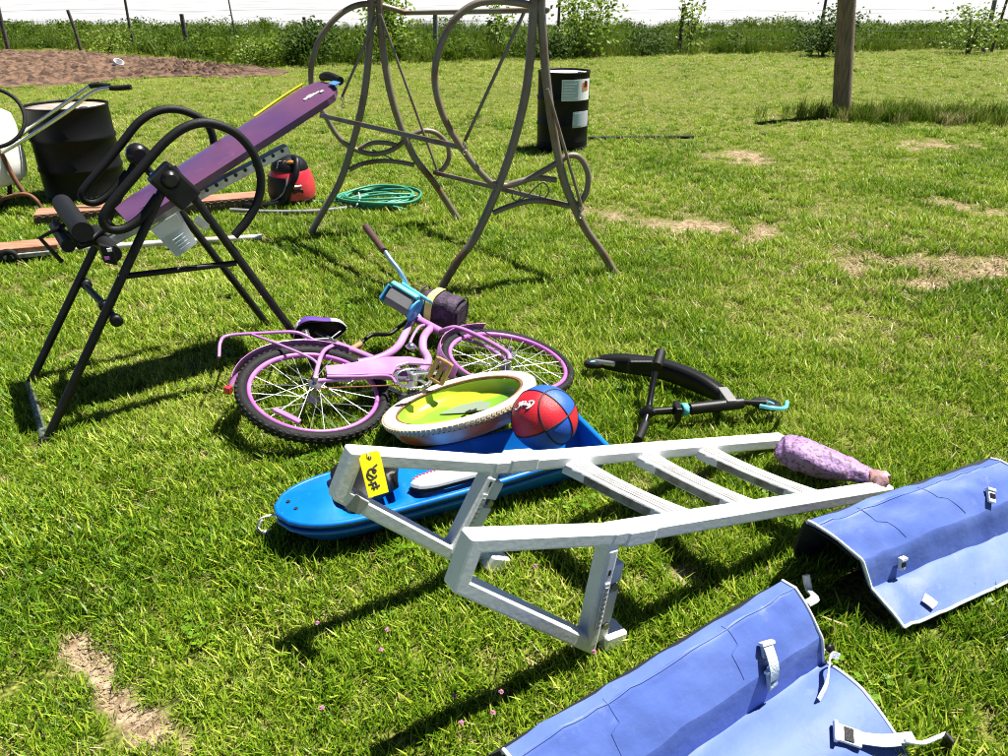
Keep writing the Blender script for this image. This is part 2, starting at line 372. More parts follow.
# dug vegetable bed, clods as relief
bx = np.linspace(-26, -4.2, 420); fr = np.linspace(0, 1, 70); BX = np.repeat(bx[None, :], 70, 0); n0, n1 = bed_edge(bx)
n0 = np.minimum(n0, n1 - .05); BY = n0[None, :] + (n1 - n0)[None, :] * fr[:, None]
edge = np.minimum(np.minimum(fr, 1 - fr) * 12, 1)[:, None] * np.clip((-4.2 - bx) / 2, 0, 1)[None, :]
BZ = .004 + edge * (.005 + .05 * fbm(BX * 2.2, BY * 2.2, 5, 5) ** 2 + .06 * vnoise(BX * 9, BY * 6, 9) ** 3 + .07 * NP.random(BX.shape) ** 4) 
nr2, nc2 = BX.shape; ix = np.arange(nr2 * nc2).reshape(nr2, nc2)
me = bpy.data.meshes.new('soil_bed'); me.from_pydata(np.stack([BX.ravel(), BY.ravel(), BZ.ravel()], 1).tolist(), [], np.stack([ix[:-1, :-1].ravel(), ix[:-1, 1:].ravel(), ix[1:, 1:].ravel(), ix[1:, :-1].ravel()], 1).tolist())
me.materials.append(M['soil_clods']); o = bpy.data.objects.new('soil_bed', me); COL.objects.link(o); o['kind'] = 'structure'

# pale gravel beyond the fence
g = MB(); rows = []
for y in (31.5, 36, 42, 52, 70, 110, 200, 500):
    rows.append([V((x * y * 1.6, y + (.5 * math.sin(x * 9) if y < 40 else 0), .012)) for x in np.linspace(-1, 1, 40)])
g.sheet(rows, 0); o = g.build('gravel_road', 'gravel'); o['kind'] = 'structure'

# ------------------------------------------------------------------ grass (uncountable: geometry-node stuff)
def blade_mesh(name, nb, rad, hmin, hmax, wid, lean, m, seed, kinds=0.):
    r_ = random.Random(seed); vv = []; f = []; rv = []
    for i in range(nb):
        a = r_.uniform(0, 6.283); d = rad * math.sqrt(r_.random()); bx_, by_ = d * math.cos(a), d * math.sin(a)
        h = r_.uniform(hmin, hmax) * (.6 + .4 * r_.random()); th = r_.uniform(0, 6.283); ln = lean * h * (.25 + r_.random()); w = wid * r_.uniform(.6, 1.2)
        dx, dy = math.cos(th), math.sin(th); px, py = -dy, dx; o_ = len(vv); val = min(1, max(0, r_.gauss(.50, .27)))
        if r_.random() < kinds: val = r_.uniform(.85, 1)
        for (t, ww) in ((0, .8), (.45, 1), (.8, .7)):
            q = ln * t * t; z = h * t * (1 - .25 * t * min(1, lean * .6))
            vv += [(bx_ + dx * q - px * w * ww / 2, by_ + dy * q - py * w * ww / 2, z - .004), (bx_ + dx * q + px * w * ww / 2, by_ + dy * q + py * w * ww / 2, z - .004)]
        vv.append((bx_ + dx * ln, by_ + dy * ln, h * (1 - .25 * min(1, lean * .6))))
        f += [(o_, o_ + 1, o_ + 3, o_ + 2), (o_ + 2, o_ + 3, o_ + 5, o_ + 4), (o_ + 4, o_ + 5, o_ + 6)]; rv += [val] * 7
    me = bpy.data.meshes.new(name); me.from_pydata(vv, [], f); me.polygons.foreach_set('use_smooth', [True] * len(f))
    me.attributes.new('rnd', 'FLOAT', 'POINT').data.foreach_set('value', rv); me.materials.append(M[m])
    return me
def scatter(name, label, sources, pts, scl, pick, zz=None):
    """sources: meshes; pts (n,2); one stuff object whose points carry clumps"""
    col = bpy.data.collections.new(name + '_clumps')
    for i, me in enumerate(sources):
        col.objects.link(bpy.data.objects.new('%s_clump_%02d' % (name, i), me))
    n = len(pts); me = bpy.data.meshes.new(name)
    z = np.zeros(n) if zz is None else zz
    me.from_pydata(np.column_stack([pts, z]).tolist(), [], [])
    me.attributes.new('scl', 'FLOAT', 'POINT').data.foreach_set('value', np.asarray(scl, np.float32))
    me.attributes.new('pick', 'INT', 'POINT').data.foreach_set('value', np.asarray(pick, np.int32))
    rot = np.zeros((n, 3), np.float32); rot[:, 2] = NP.uniform(0, 6.283, n); rot[:, 0] = NP.normal(0, .12, n); rot[:, 1] = NP.normal(0, .12, n)
    me.attributes.new('rot', 'FLOAT_VECTOR', 'POINT').data.foreach_set('vector', rot.ravel())
    o = bpy.data.objects.new(name, me); COL.objects.link(o); o['kind'] = 'stuff'; o['label'] = label; o['category'] = 'grass'
    ng = bpy.data.node_groups.new(name + '_nodes', 'GeometryNodeTree')
    ng.interface.new_socket('Geometry', in_out='INPUT', socket_type='NodeSocketGeometry'); ng.interface.new_socket('Geometry', in_out='OUTPUT', socket_type='NodeSocketGeometry')
    nd = ng.nodes; gi = nd.new('NodeGroupInput'); go = nd.new('NodeGroupOutput'); ip = nd.new('GeometryNodeInstanceOnPoints'); ci = nd.new('GeometryNodeCollectionInfo')
    ci.inputs['Collection'].default_value = col; ci.inputs['Separate Children'].default_value = True; ci.inputs['Reset Children'].default_value = True
    def na(nm, ty):
        a = nd.new('GeometryNodeInputNamedAttribute'); a.data_type = ty; a.inputs[0].default_value = nm; return a.outputs[0]
    lk = ng.links; lk.new(gi.outputs[0], ip.inputs['Points']); lk.new(ci.outputs[0], ip.inputs['Instance']); ip.inputs['Pick Instance'].default_value = True
    lk.new(na('pick', 'INT'), ip.inputs['Instance Index']); lk.new(na('rot', 'FLOAT_VECTOR'), ip.inputs['Rotation']); lk.new(na('scl', 'FLOAT'), ip.inputs['Scale']); lk.new(ip.outputs[0], go.inputs[0])
    md = o.modifiers.new('clumps', 'NODES'); md.node_group = ng
    return o
# places where something lies flat on the turf
KEEP = []
def keep_out(poly): KEEP.append([(p[0], p[1]) for p in poly])
def inside(px, py, poly):
    r_ = np.zeros(len(px), bool); k = len(poly)
    for i in range(k):
        x1, y1 = poly[i]; x2, y2 = poly[(i + 1) % k]
        if abs(y2 - y1) < 1e-9: continue
        r_ ^= ((y1 > py) != (y2 > py)) & (px < (x2 - x1) * (py - y1) / (y2 - y1) + x1)
    return r_
# ------------------------------------------------------------------ fence behind the lawn
FY = 20.6
fence = thing('wire_fence', 'weathered wire fence on uneven wooden posts along the tall weeds', 'fence', (0, FY, 0))
posts = [(8, 2, .10, 'fence_dark', .03), (78, 10, .09, 'fence_dark', -.05), (134, -12, .07, 'fence_dark', .02), (187, 14, .12, 'fence_dark', 0), (236, -6, .04, 'fence_dark', -.02), (307, 17, .10, 'fence_dark', 0), (436, 14, .14, 'fence_wood', .01),
         (558, -4, .08, 'fence_dark', .01), (680, 4, .11, 'fence_dark', 0), (818, -8, .08, 'fence_dark', 0), (984, 0, .12, 'fence_wood', -.03), (994, -6, .07, 'fence_dark', .02), (-70, 5, .1, 'fence_dark', .02), (1080, 4, .1, 'fence_dark', 0)]
for (u, vt, w, mm, ln) in posts:
    p = at_depth(u, 45, FY); top = at_depth(u, vt, FY).z
    MB().tube([(p.x - ln, FY, -.1), (p.x - ln * .4, FY, top * .5), (p.x + ln, FY, top)], [w * .5, w * .47, w * .42], k=9).build('post', mm, fence)
for z in (.28, .5, .72, .95):
    pts = [V((x, FY - .06, z + .02 * math.sin(x * 1.3 + z * 9))) for x in np.linspace(-19, 19, 60)]
    T(pts, .0028, k=4).build('wire', 'wire', fence)

# utility post standing in the lawn
pb = at(841, 117)
pole = thing('wooden_post', 'tall weathered round wooden post standing in the lawn amid long grass', 'post', pb)
T([pb + V((.015, 0, -.1)), pb + V((-.18, 0, 1.15)), pb + V((-.31, 0, 2.0))], [.112, .106, .10], k=20).build('pole_shaft', 'post_wood', pole)

# ------------------------------------------------------------------ drums
def drum(c, r, h, label, lidm):
    t = thing('steel_drum', label, 'drum', c)
    pr = [(r * .985, 0), (r, .012), (r, .03), (r * .985, .04)]
    for k in range(1, 3):
        z = h * k / 3
        pr += [(r * .985, z - .022), (r * 1.012, z - .01), (r * 1.012, z + .01), (r * .985, z + .022)]
    for q in ((-.55, -.58, -.61) if lidm == 'drum_lid_pale' else ()): pr += [(r * .985, h * (2 / 3 + q) - .008), (r * .996, h * (2 / 3 + q)), (r * .985, h * (2 / 3 + q) + .008)]
    pr = pr[:4] + sorted(pr[4:], key=lambda e: e[1]) + [(r * .985, h - .02), (r, h - .012), (r * 1.006, h), (r * .985, h + .003), (r * .975, h - .004), (r * .97, h - .02)]
    MB().lathe(c, (0, 0, 1), pr, k=56, cap=False).build('shell', 'drum_black', t)
    MB().lathe(c, (0, 0, 1), [(r * .972, h - .024), (r * .972, h - .018), (r * .2, h - .016)], k=40).build('lid', lidm, t)
    MB().lathe(V(c) + V((r * .6, -r * .3, h - .018)), (0, 0, 1), [(.03, 0), (.03, .012), (.01, .014)], k=14).build('bung', 'drum_black', t)
    return t
dc1 = V((-3.36, 6.06, 0)); d1 = drum(dc1, .30, .69, 'rusty-topped black steel drum behind the purple inversion table', 'drum_lid')
dc2 = V((.60, 8.04, 0)); d2 = drum(dc2, .262, .745, 'black steel drum with two white hazard labels behind the swing frame', 'drum_lid_pale')
def curved_label(c, r, a0, a1, z0, z1, name, m, par, lift):
    rows = [[V((c[0] + math.sin(a) * (r + lift), c[1] - math.cos(a) * (r + lift), z)) for a in np.linspace(a0, a1, 9)] for z in np.linspace(z0, z1, 3)]
    return MB().sheet(rows, .002).build(name, m, par)
lab = curved_label(dc2, .262, R(-8), R(66), .49, .685, 'hazard_label', 'paper_white', d2, .004)
curved_label(dc2, .262, R(-6), R(28), .5, .675, 'printed_panel', 'print_grey', lab, .006)
for k in range(6): curved_label(dc2, .262, R(-4), R(26 - (k * 7) % 11), .512 + k * .026, .519 + k * .026, 'text_line', 'white_print', lab, .008)
curved_label(dc2, .262, R(40), R(58), .585, .655, 'flame_mark', 'flame_orange', lab, .006)
curved_label(dc2, .262, R(45), R(54), .615, .668, 'flame_mark', 'ink', lab, .008)
lab2 = curved_label(dc2, .262, R(18), R(66), .235, .385, 'hazard_label', 'paper', d2, .004)
curved_label(dc2, .262, R(22), R(40), .25, .37, 'printed_panel', 'print_grey', lab2, .006)

# ------------------------------------------------------------------ swing frame
A, B, C_, D = at(308, 235), at(462, 222), at(438, 288), at(618, 273)
swing = thing('garden_swing', 'bronze tubular garden swing frame with bare hanging seat and no canopy', 'swing', (A + B + C_ + D) / 4)
eL = (B - A).normalized(); eR = (D - C_).normalized()
wl = lambda u, v: on_wall(u, v, A, eL)
wr = lambda u, v: on_wall(u, v, C_, eR)
tops = []
for w_, p1, p2 in ((wl, [(306, 236), (322, 213), (339, 184), (352, 146), (364, 96), (370, 38), (371, 0)], [(463, 223), (435, 184), (412, 153), (393, 103), (383, 50), (379, 0)]),
                   (wr, [(437, 290), (457, 262), (477, 234), (504, 172), (521, 115), (529, 69), (534, 0)], [(619, 275), (602, 252), (584, 226), (565, 184), (554, 134), (547, 84), (543, 38), (541, 0)])):
    ends = []
    for p in (p1, p2):
        q = [w_(*x) for x in p]; last = q[-1]; q.append(V((last.x, last.y, 1.72))); q[0].z -= .03; ends.append(q[-1])
        T(spline(q, 6), .023, k=12).build('leg', 'bronze_tube', swing)
    tops.append((ends[0] + ends[1]) / 2)
    MB().tube([tops[-1] + V((0, 0, -.28)), tops[-1] + V((0, 0, .06))], .024, k=12).build('hub', 'bronze_tube', swing)
MB().tube([tops[0] + V((0, 0, .02)), tops[1] + V((0, 0, .02))], .022, k=12).build('top_beam', 'bronze_tube', swing)
# seat sides: backrest hoop that runs down into the seat and curls up as an arm
Lside = [(406, 13), (390, 8), (372, 4), (355, 6), (338, 16), (322, 35), (313, 58), (311, 80), (316, 100), (326, 117), (336, 134), (350, 147), (372, 154), (392, 150), (408, 138), (422, 131), (436, 133), (447, 144), (449, 158), (443, 169), (437, 173)]
Rside = [(548, 10), (530, 5), (512, 2), (492, 1), (473, 5), (455, 19), (442, 42), (435, 69), (437, 96), (447, 124), (465, 153), (480, 172), (494, 184), (510, 185), (530, 178), (552, 166), (568, 156), (580, 158), (588, 174), (586, 193), (577, 206)]
bar_pts = []
for w_, S in ((wl, Lside), (wr, Rside)):
    q = [w_(*x) for x in S]
    T(spline(q, 5), .017, k=10).build('seat_side', 'bronze_tube', swing)
    bar_pts.append((q[0], q[-1]))
MB().tube([bar_pts[0][0], bar_pts[1][0]], .013, k=10).build('back_rail', 'bronze_tube', swing)
MB().bar(wl(323, 116), wr(464, 148), .055, .028, up=(.15, .3, 1)).build('seat_bar', 'bronze_tube', swing, .004)
MB().bar(wl(436, 173), wr(579, 208), .055, .028, up=(.15, .3, 1)).build('seat_bar', 'bronze_tube', swing, .004)
for w_, S in ((wl, [(349, 170), (362, 164), (380, 161), (398, 162), (414, 165)]), (wl, [(359, 148), (372, 143), (386, 143), (396, 145)]), (wr, [(493, 213), (510, 206), (531, 201), (550, 202), (568, 206)]), (wr, [(504, 186), (520, 181), (538, 178), (556, 180)])):
    T(spline([w_(*x) for x in S], 5), .0155, k=10).build('cross_brace', 'bronze_tube', swing)
T(spline([wl(*x) for x in [(372, 150), (384, 155), (394, 160)]], 4), .005, k=6).build('scroll', 'bronze_tube', swing)
sw = [wr(*x) for x in [(514, 190), (512, 197), (517, 201), (521, 195), (517, 186), (513, 188)]]
T(spline(sw, 4), .004, k=6).build('scroll', 'bronze_tube', swing)
T(spline([wr(*x) for x in [(518, 201), (527, 196), (537, 186), (544, 183), (549, 190), (545, 198), (540, 197), (541, 191)]], 4), .004, k=6).build('scroll', 'bronze_tube', swing)
for w_, a, b_ in ((wl, (381, 14), (437, 168)), (wl, (377, 18), (343, 96)), (wr, (524, 12), (465, 140)), (wr, (547, 88), (581, 205))):
    p, q = w_(*a), w_(*b_); off = V((0, -.03, 0)); T([p + off, q + off], .0085, k=8).build('hanger_rod', 'bronze_tube', swing)
    for k in range(3):
        MB().ring(q + off + V((0, 0, -.012 - k * .022)), V((1, .2, 0)) if k % 2 else V((.2, 1, 0)), .011, .003, k=12, kk=6).build('chain_link', 'galv', swing)

# ------------------------------------------------------------------ inversion table
L2, L1 = at(45, 440), at(28, 384)
ax = (L1 - L2).normalized(); ei = V((ax.y, -ax.x, 0))
inv = thing('inversion_table', 'folding inversion table with tilted purple bed and black loop handles', 'inversion table', (L1 + L2) / 2 + ei * .55)
wn_ = lambda u, v, k=0.: on_wall(u, v, L2 + ax * k, ei)
wf = lambda u, v: on_wall(u, v, L1, ei)
wm = lambda u, v: on_wall(u, v, (L1 + L2) / 2, ei)
Nn, Fp = wn_(168, 178), wf(138, 157)
for a, b_ in ((L2, Nn), (L1, Fp), (wn_(319, 366), wn_(172, 168)), (wf(276, 334), Fp)):
    T([a + V((0, 0, -.01)), b_], .0165, k=10, flat=1.0).build('leg', 'black_metal', inv)
T([L1, L2], .017, k=10).build('foot_bar', 'galv', inv); T([L2 + V((0, 0, .0)), L2 + (L2 - L1) * .06], .021, k=10).build('foot_cap', 'black_rubber', inv)
T([wn_(319, 366), wf(276, 334)], .017, k=10).build('foot_bar', 'black_metal', inv)
T([wn_(118, 277), wn_(236, 263)], .012, k=8).build('cross_brace', 'black_metal', inv)
T([wf(84, 284), wn_(105, 306, .1), wn_(116, 320)], .014, k=8).build('lock_arm', 'black_metal', inv)
for p in (wn_(116, 320), wf(86, 284), wn_(105, 306, .1)): MB().lathe(p - ax * .02, ax, [(.012, 0), (.022, .003), (.022, .035), (.012, .04)], k=14).build('lock_knob', 'black_plastic', inv)
hn = [(234, 236), (246, 222), (257, 203), (261, 180), (254, 155), (238, 135), (218, 125), (200, 123), (182, 129), (164, 143), (146, 163), (126, 186), (108, 208), (103, 220), (110, 229), (126, 228), (143, 216), (158, 196)]
hf = [(200, 186), (212, 166), (214, 144), (207, 124), (190, 113), (172, 109), (155, 112), (138, 123), (122, 143), (106, 163), (88, 184), (82, 194), (86, 201), (97, 202), (112, 192), (128, 172)]
T(spline([wn_(*x) for x in hn], 5), .0165, k=12).build('loop_handle', 'black_foam', inv)
T(spline([wf(*x) for x in hf], 5), .0165, k=12).build('loop_handle', 'black_foam', inv)
# bed
bt, bb = wm(327, 87) + V((0, 0, .008)), wm(122, 218) + V((0, 0, .008)); bd = (bt - bb).normalized(); bn = ax.cross(bd); bn = bn if bn.z > 0 else -bn
hw = .165
rows = []
for i in range(25):
    t = i / 24; p = bb + (bt - bb) * t; w = hw * (1 if t < .93 else 1 - ((t - .93) / .07) ** 2 * .35) * (1 if t > .05 else .8 + t * 4)
    rows.append([p + ax * (-w + 2 * w * j / 8) + bn * (.012 * (1 - (2 * j / 8 - 1) ** 4)) for j in range(9)])
bsg = (rows[1][1] - rows[1][0]).cross(rows[2][0] - rows[1][0]).dot(bn)
bed = MB().sheet(rows, .028 if bsg > 0 else -.028, smooth=True).build('bed', 'bed_purple', inv)
hd = [bt + bd * .03 + ax * (-.09 + .18 * j / 6) + bn * (.01 + .012 * math.sin(math.pi * j / 6)) for j in range(7)]
T(spline(hd, 3), .018, k=8).build('bed_handle', 'black_foam', inv)
MB().box(bt - bd * .0 - ax * .10 + bn * .018, bd * .012, ax * .035, bn * .002).build('bed_label', 'blue_label', inv)
pc = bt - bd * .10 - ax * .055 + bn * .014
for (dx, dy, sx, sy) in ((-.02, 0, .014, .010), (.0, .006, .016, .012), (.022, .012, .012, .007), (.04, .03, .007, .010), (-.005, -.012, .010, .006)):
    MB().box(pc + bd * dx - ax * dy, bd * sx, ax * sy, bn * .0015).build('printed_logo', 'white_print', bed)
T(spline([bt - bd * .04 + ax * (hw + .002) + bn * .008, bt - bd * .12 + ax * (hw + .014) + bn * .006, bt - bd * .2 + ax * (hw + .014) + bn * .004, bt - bd * .3 + ax * (hw + .0) + bn * .004], 4), .0055, k=6).build('yellow_strap', 'yellow', inv)
MB().bar(wm(286, 146) - bn * .01, wm(100, 246), .05, .035, up=bn).build('main_beam', 'galv', inv, .003)
for k in range(9):
    p = interp(wm(280, 150), wm(205, 189), k / 8) - ax * .0255
    MB().lathe(p, -ax, [(.008, 0), (.008, .001)], k=10).build('beam_hole', 'ink', inv)
MB().bar(interp(bb, bt, .05) - bn * .045, interp(bb, bt, .72) - bn * .045, .16, .014, up=bn).build('bed_rail', 'black_metal', inv, .003)
# pivots
for p, r_ in ((Nn, .034), (Fp + V((0, 0, .01)), .046)):
    MB().lathe(p - ax * .05, ax, [(r_ * .6, 0), (r_, .012), (r_, .06), (r_ * .8, .085), (r_ * .3, .09)], k=22).build('pivot_knob', 'black_gloss', inv)
MB().bar(Nn - ei * .03 + V((0, 0, .03)), Nn + ei * .06 + V((0, 0, -.09)), .075, .10, up=bn).build('pivot_bracket', 'black_metal', inv, .012)
for (u, v) in ((180, 196), (200, 222)):
    MB().box(wn_(u, v) - ax * .02, (ei * .6 + V((0, 0, -.75))) * .028, ax * .004, (ei * .75 + V((0, 0, .6))) * .016).build('adjuster_plate', 'galv', inv, .002)
MB().box(wm(148, 173) - ax * .1, ei * .013, ax * .002, V((0, 0, .018))).build('warning_label', 'blue_label', inv)
# ankle end
for (u, v, r_, hl) in ((72, 217, .036, .24), (104, 243, .032, .17), (62, 236, .024, .15)):
    p = wm(u, v); T([p - ax * hl, p + ax * hl], r_, k=16).build('ankle_roller', 'black_foam', inv)
T([wm(112, 222), wm(92, 240), wm(72, 218)], .016, k=8).build('ankle_bar', 'black_metal', inv)
T([wm(98, 240), wm(80, 246), wm(66, 232)], .016, k=8).build('ankle_bar', 'black_metal', inv)
T([wm(88, 232), wm(66, 224), wm(40, 238), wm(62, 262)], .009, k=8).build('ankle_lever', 'black_metal', inv)
MB().box(wn_(108, 254, .1), ei * .022 + V((0, 0, -.01)), ax * .018, V((0, 0, .035))).build('ankle_bracket', 'black_plastic', inv, .004)
MB().box(wn_(110, 252, .07) + V((0, 0, .008)), ei * .008, ax * .003, V((0, 0, .006))).build('ankle_label', 'white_print', inv)
MB().box(wn_(107, 258, .07), ei * .008, ax * .003, V((0, 0, .006))).build('ankle_label', 'rim_pink', inv)
# instruction sheet
s0 = [wn_(150, 229, .12), wn_(178, 210, .12), wn_(197, 243, .12), wn_(177, 257, .12)]
rows = [[interp(interp(s0[0], s0[1], i / 8), interp(s0[3], s0[2], i / 8), j / 8) + ax * (.004 * math.sin(i * .5 + j * .35)) for i in range(9)] for j in range(9)]
ps = thing('instruction_sheet', 'white printed paper sheet hanging under the purple inversion table bed', 'paper', s0[0])
MB().sheet(rows, .0015).build('sheet', 'paper', ps)
rows = [[interp(interp(s0[0], s0[1], i / 8), interp(s0[3], s0[2], i / 8), j / 8) + ax * (.004 * math.sin(i * .5 + j * .35) - .006 - .012 * (1 - j / 3) * (i / 7)) for i in range(0, 8)] for j in range(0, 4)]
MB().sheet(rows, .0015).build('folded_page', 'paper_white', ps)
for k in range(4):
    a = interp(s0[0], s0[3], .55 + k * .1); b_ = interp(s0[1], s0[2], .55 + k * .1)
    T([interp(a, b_, .3) - ax * .012, interp(a, b_, .75) - ax * .012], .0022, k=4).build('text_line', 'print_grey', ps)

# ------------------------------------------------------------------ planks, pole and sprayer cart at the left
pk = thing('red_plank', 'long reddish brown plank with dark ridged edge lying behind the inversion table', 'plank', at(150, 215))
p, q = at(36, 214, .07), at(258, 196, .07)
MB().bar(p, q, .19, .035).build('plank_board', 'board_red', pk, .004)
dd = (q - p).normalized(); nn_ = V((dd.y, -dd.x, 0))
for k in range(60):
    c = p + (q - p) * ((k + .5) / 60) + nn_ * .10 + V((0, 0, -.03 + .008 * (k % 2)))
    MB().box(c, dd * .011, nn_ * .008, V((0, 0, .03))).build('edge_rib', 'board_dark', pk)
pw = thing('white_pole', 'long dirty white pole lying in the grass below the red plank', 'pole', at(180, 245))
T([at(62, 250, .04), at(160, 243, .04), at(262, 237, .03)], .02, k=10).build('pole_tube', 'pipe_white', pw)
MB().lathe(at(62, 250, .04), at(62, 250, .04) - at(160, 243, .04), [(.022, -.03), (.022, 0), (.01, .004)], k=10).build('pole_cap', 'pipe_white', pw)
wb = thing('wooden_dolly', 'low brown wooden board on small black wheels at the left edge', 'dolly', at(20, 262))
p, q = at(-40, 252, .09), at(60, 243, .09)
MB().bar(p, q, .16, .03).build('deck_board', 'board_red', wb, .004); MB().bar(p + V((.02, -.02, -.03)), q + V((-.03, -.02, -.03)), .17, .026).build('deck_frame', 'ladder_grip', wb, .004)
dq = (q - p).normalized(); dn = V((dq.y, -dq.x, 0))
for t in (.5, .12):
    w = MB(); c = p + (q - p) * t + dn * .09; c.z = .055; w.ring(c, dn, .038, .017, k=22, kk=8)
    w.lathe(c - dn * .012, dn, [(.03, 0), (.03, .02), (.008, .026)], k=14); w.build('wheel', 'black_rubber', wb)
ct = thing('sprayer_cart', 'white tank cart with chrome push handles and rusty legs at the left edge', 'cart', at(-20, 215))
tc_ = V((-3.975, 5.62, 0))
tank = MB(); tank.lathe(tc_, (0, 0, 1), [(.20, .17), (.34, .19), (.385, .24), (.40, .34), (.40, .58), (.385, .66), (.32, .70), (.06, .705)], k=40); tk = tank.build('tank', 'white_tank', ct)
MB().prism([tc_ + V(p) for p in ((.10, -.40, .26), (.345, -.22, .42), (.10, -.41, .44), (-.2, -.40, .44), (-.2, -.38, .26))], (.2, -1, 0), .012).build('tank_stain', 'tank_yellowed', tk)
MB().ring(at_depth(-10, 118, 5.08), (.25, -.8, .55), .20, .013, k=48, kk=8).build('hoop', 'black_rubber', ct)
cw = lambda u, v, y=5.6: at_depth(u, v, y)
for S, G in (([(-30, 166), (0, 150), (30, 128), (60, 107), (80, 93), (90, 86)], [(90, 86), (98, 85), (110, 86)]), ([(-30, 172), (0, 154), (35, 133), (68, 111), (86, 97), (98, 90), (110, 88)], [(110, 88), (120, 88), (131, 87)])):
    yy = 5.72 if G[0][0] == 90 else 5.5
    T(spline([cw(u, v, yy) for u, v in S], 4), .0135, k=10).build('push_handle', 'chrome', ct)
    T([cw(u, v, yy) for u, v in G], .018, k=10).build('handle_grip', 'black_rubber', ct)
T(spline([cw(-10, 138, 5.5), cw(2, 155, 5.5), cw(14, 178, 5.5), cw(26, 196, 5.5)], 4), .017, k=8).build('support_leg', 'rust', ct)
T(spline([cw(-30, 206, 5.45), cw(0, 199, 5.45), cw(24, 194, 5.45), cw(36, 200, 5.45), cw(43, 212, 5.45)], 5), .014, k=8).build('support_leg', 'rust', ct)
wc = cw(-14, 204, 5.5); wc.z = .2
ws = bpy.data.objects.new('wheel', None); COL.objects.link(ws); ws.parent = ct; ws.location = wc - V(ct.location)
MB().ring(wc, (.35, -1, .05), .185, .016, k=40, kk=8).build('tyre', 'black_rubber', ws)
MB().lathe(wc - V((.3, -1, 0)) * .04, (.35, -1, .05), [(.028, 0), (.028, .08)], k=12).build('wheel_hub', 'galv', ws)
for k in range(10):
    a = k * .628; d_ = V((math.cos(a) * .94, math.cos(a) * .33, math.sin(a))); T([wc, wc + d_ * .18], .003, k=4).build('spoke', 'galv', ws)

# ------------------------------------------------------------------ shop vacuum and hose coil
vc = at(294, 203)
vac = thing('shop_vacuum', 'small red and black shop vacuum standing on the grass', 'vacuum', vc)
MB().lathe(vc, (0, 0, 1), [(.15, .02), (.17, .03), (.17, .055), (.15, .06)], k=32).build('base', 'black_plastic', vac)
MB().lathe(vc, (0, 0, 1), [(.168, .055), (.176, .09), (.172, .17), (.156, .235), (.138, .262)], k=40).build('body', 'vac_red', vac)
MB().lathe(vc, (0, 0, 1), [(.138, .258), (.14, .275), (.128, .31), (.095, .345), (.04, .36)], k=36).build('head', 'black_plastic', vac)
rows = [[V((vc.x + math.sin(q) * r_, vc.y - math.cos(q) * r_, z)) for q in np.linspace(R(-85), R(2), 10)] for z, r_ in ((.062, .176), (.09, .181), (.17, .177), (.225, .164))]
MB().sheet(rows, .006).build('front_panel', 'black_plastic', vac)
MB().box(vc + V((.08, -.146, .125)), V((.035, .02, 0)), V((-.006, .006, .004)), V((0, -.004, .018))).build('nameplate', 'black_gloss', vac, .006)
MB().box(vc + V((.08, -.150, .165)), V((.03, .018, 0)), V((-.003, .004, .004)), V((0, -.004, .004))).build('nameplate_line', 'white_print', vac)
MB().box(vc + V((-.07, -.125, .235)), V((.03, -.012, 0)), V((.004, .01, 0)), V((0, .006, .02))).build('latch', 'vac_red', vac, .006)
T(spline([vc + V(p) for p in ((.05, -.03, .35), (.09, -.10, .34), (.085, -.165, .25), (.03, -.185, .15), (-.01, -.18, .07), (-.12, -.2, .035), (-.3, -.2, .03), (-.4, -.1, .03))], 6), .024, k=12).build('suction_hose', 'black_plastic', vac)
T(spline([vc + V(p) for p in ((-.25, -.16, .035), (-.15, -.17, .045), (-.04, -.19, .1), (.01, -.2, .17), (.03, -.17, .25))], 5), .006, k=6).build('power_cord', 'grey_plastic', vac)
for k in range(4):
    T(spline([vc + V((.0 + .02 * k, -.10 - .004 * k, .315 + .004 * k)), vc + V((.03 + .015 * k, -.11, .335)), vc + V((.07 + .006 * k, -.085, .33 + .006 * k)), vc + V((.09, -.05, .32))], 4), .007, k=6).build('cord_loop', 'orange_cord', vac)
for k in range(4):
    T(spline([vc + V((-.06 + .02 * k, -.12, .29)), vc + V((-.04 + .02 * k, -.10, .34)), vc + V((.01 + .01 * k, -.09, .30)), vc + V((0, -.135, .25 + .01 * k))], 4), .005, k=6).build('cord_loop', 'black_rubber' if k % 2 else 'grey_plastic', vac)
T(spline([vc + V((-.4, -.28, .02)), vc + V((-.1, -.33, .02)), vc + V((.25, -.31, .02)), vc + V((.6, -.15, .02)), vc + V((.9, -.02, .02))], 5), .016, k=8).build('power_lead', 'grey_plastic', vac)
hc = at(378, 203)
hz_ = thing('garden_hose', 'coiled green garden hose lying on the grass behind the swing frame', 'hose', hc)
hr = random.Random(3)
for k in range(9):
    r_ = .17 + .012 * k + hr.uniform(-.01, .01); ox, oy = hr.uniform(-.03, .03), hr.uniform(-.03, .03); ph = hr.uniform(0, 6)
    pts = [hc + V((ox + (r_ + .012 * math.sin(3 * a + ph)) * 1.22 * math.cos(a), oy + (r_ + .01 * math.cos(2 * a + ph)) * math.sin(a), .018 + .014 * (k % 5) + .012 * math.sin(2 * a + ph))) for a in np.linspace(0, 6.283, 40, endpoint=False)]
    T(pts, .0095, k=7, closed=True).build('hose_loop', 'hose_green', hz_)
T(spline([hc + V((-.55, -.02, .02)), hc + V((-.3, -.06, .03)), hc + V((.05, -.14, .1)), hc + V((.26, -.05, .08))], 6), .0095, k=7).build('hose_end', 'hose_green', hz_)
T(spline([hc + V((.3, -.02, .06)), hc + V((.1, -.2, .05)), hc + V((.25, -.27, .02))], 6), .0095, k=7).build('hose_end', 'hose_green', hz_)
T(spline([hc + V((-.12, -.12, .11)), hc + V((-.1, -.2, .08)), hc + V((-.13, -.25, .03))], 5), .005, k=6).build('hose_tie', 'strap_white', hz_)
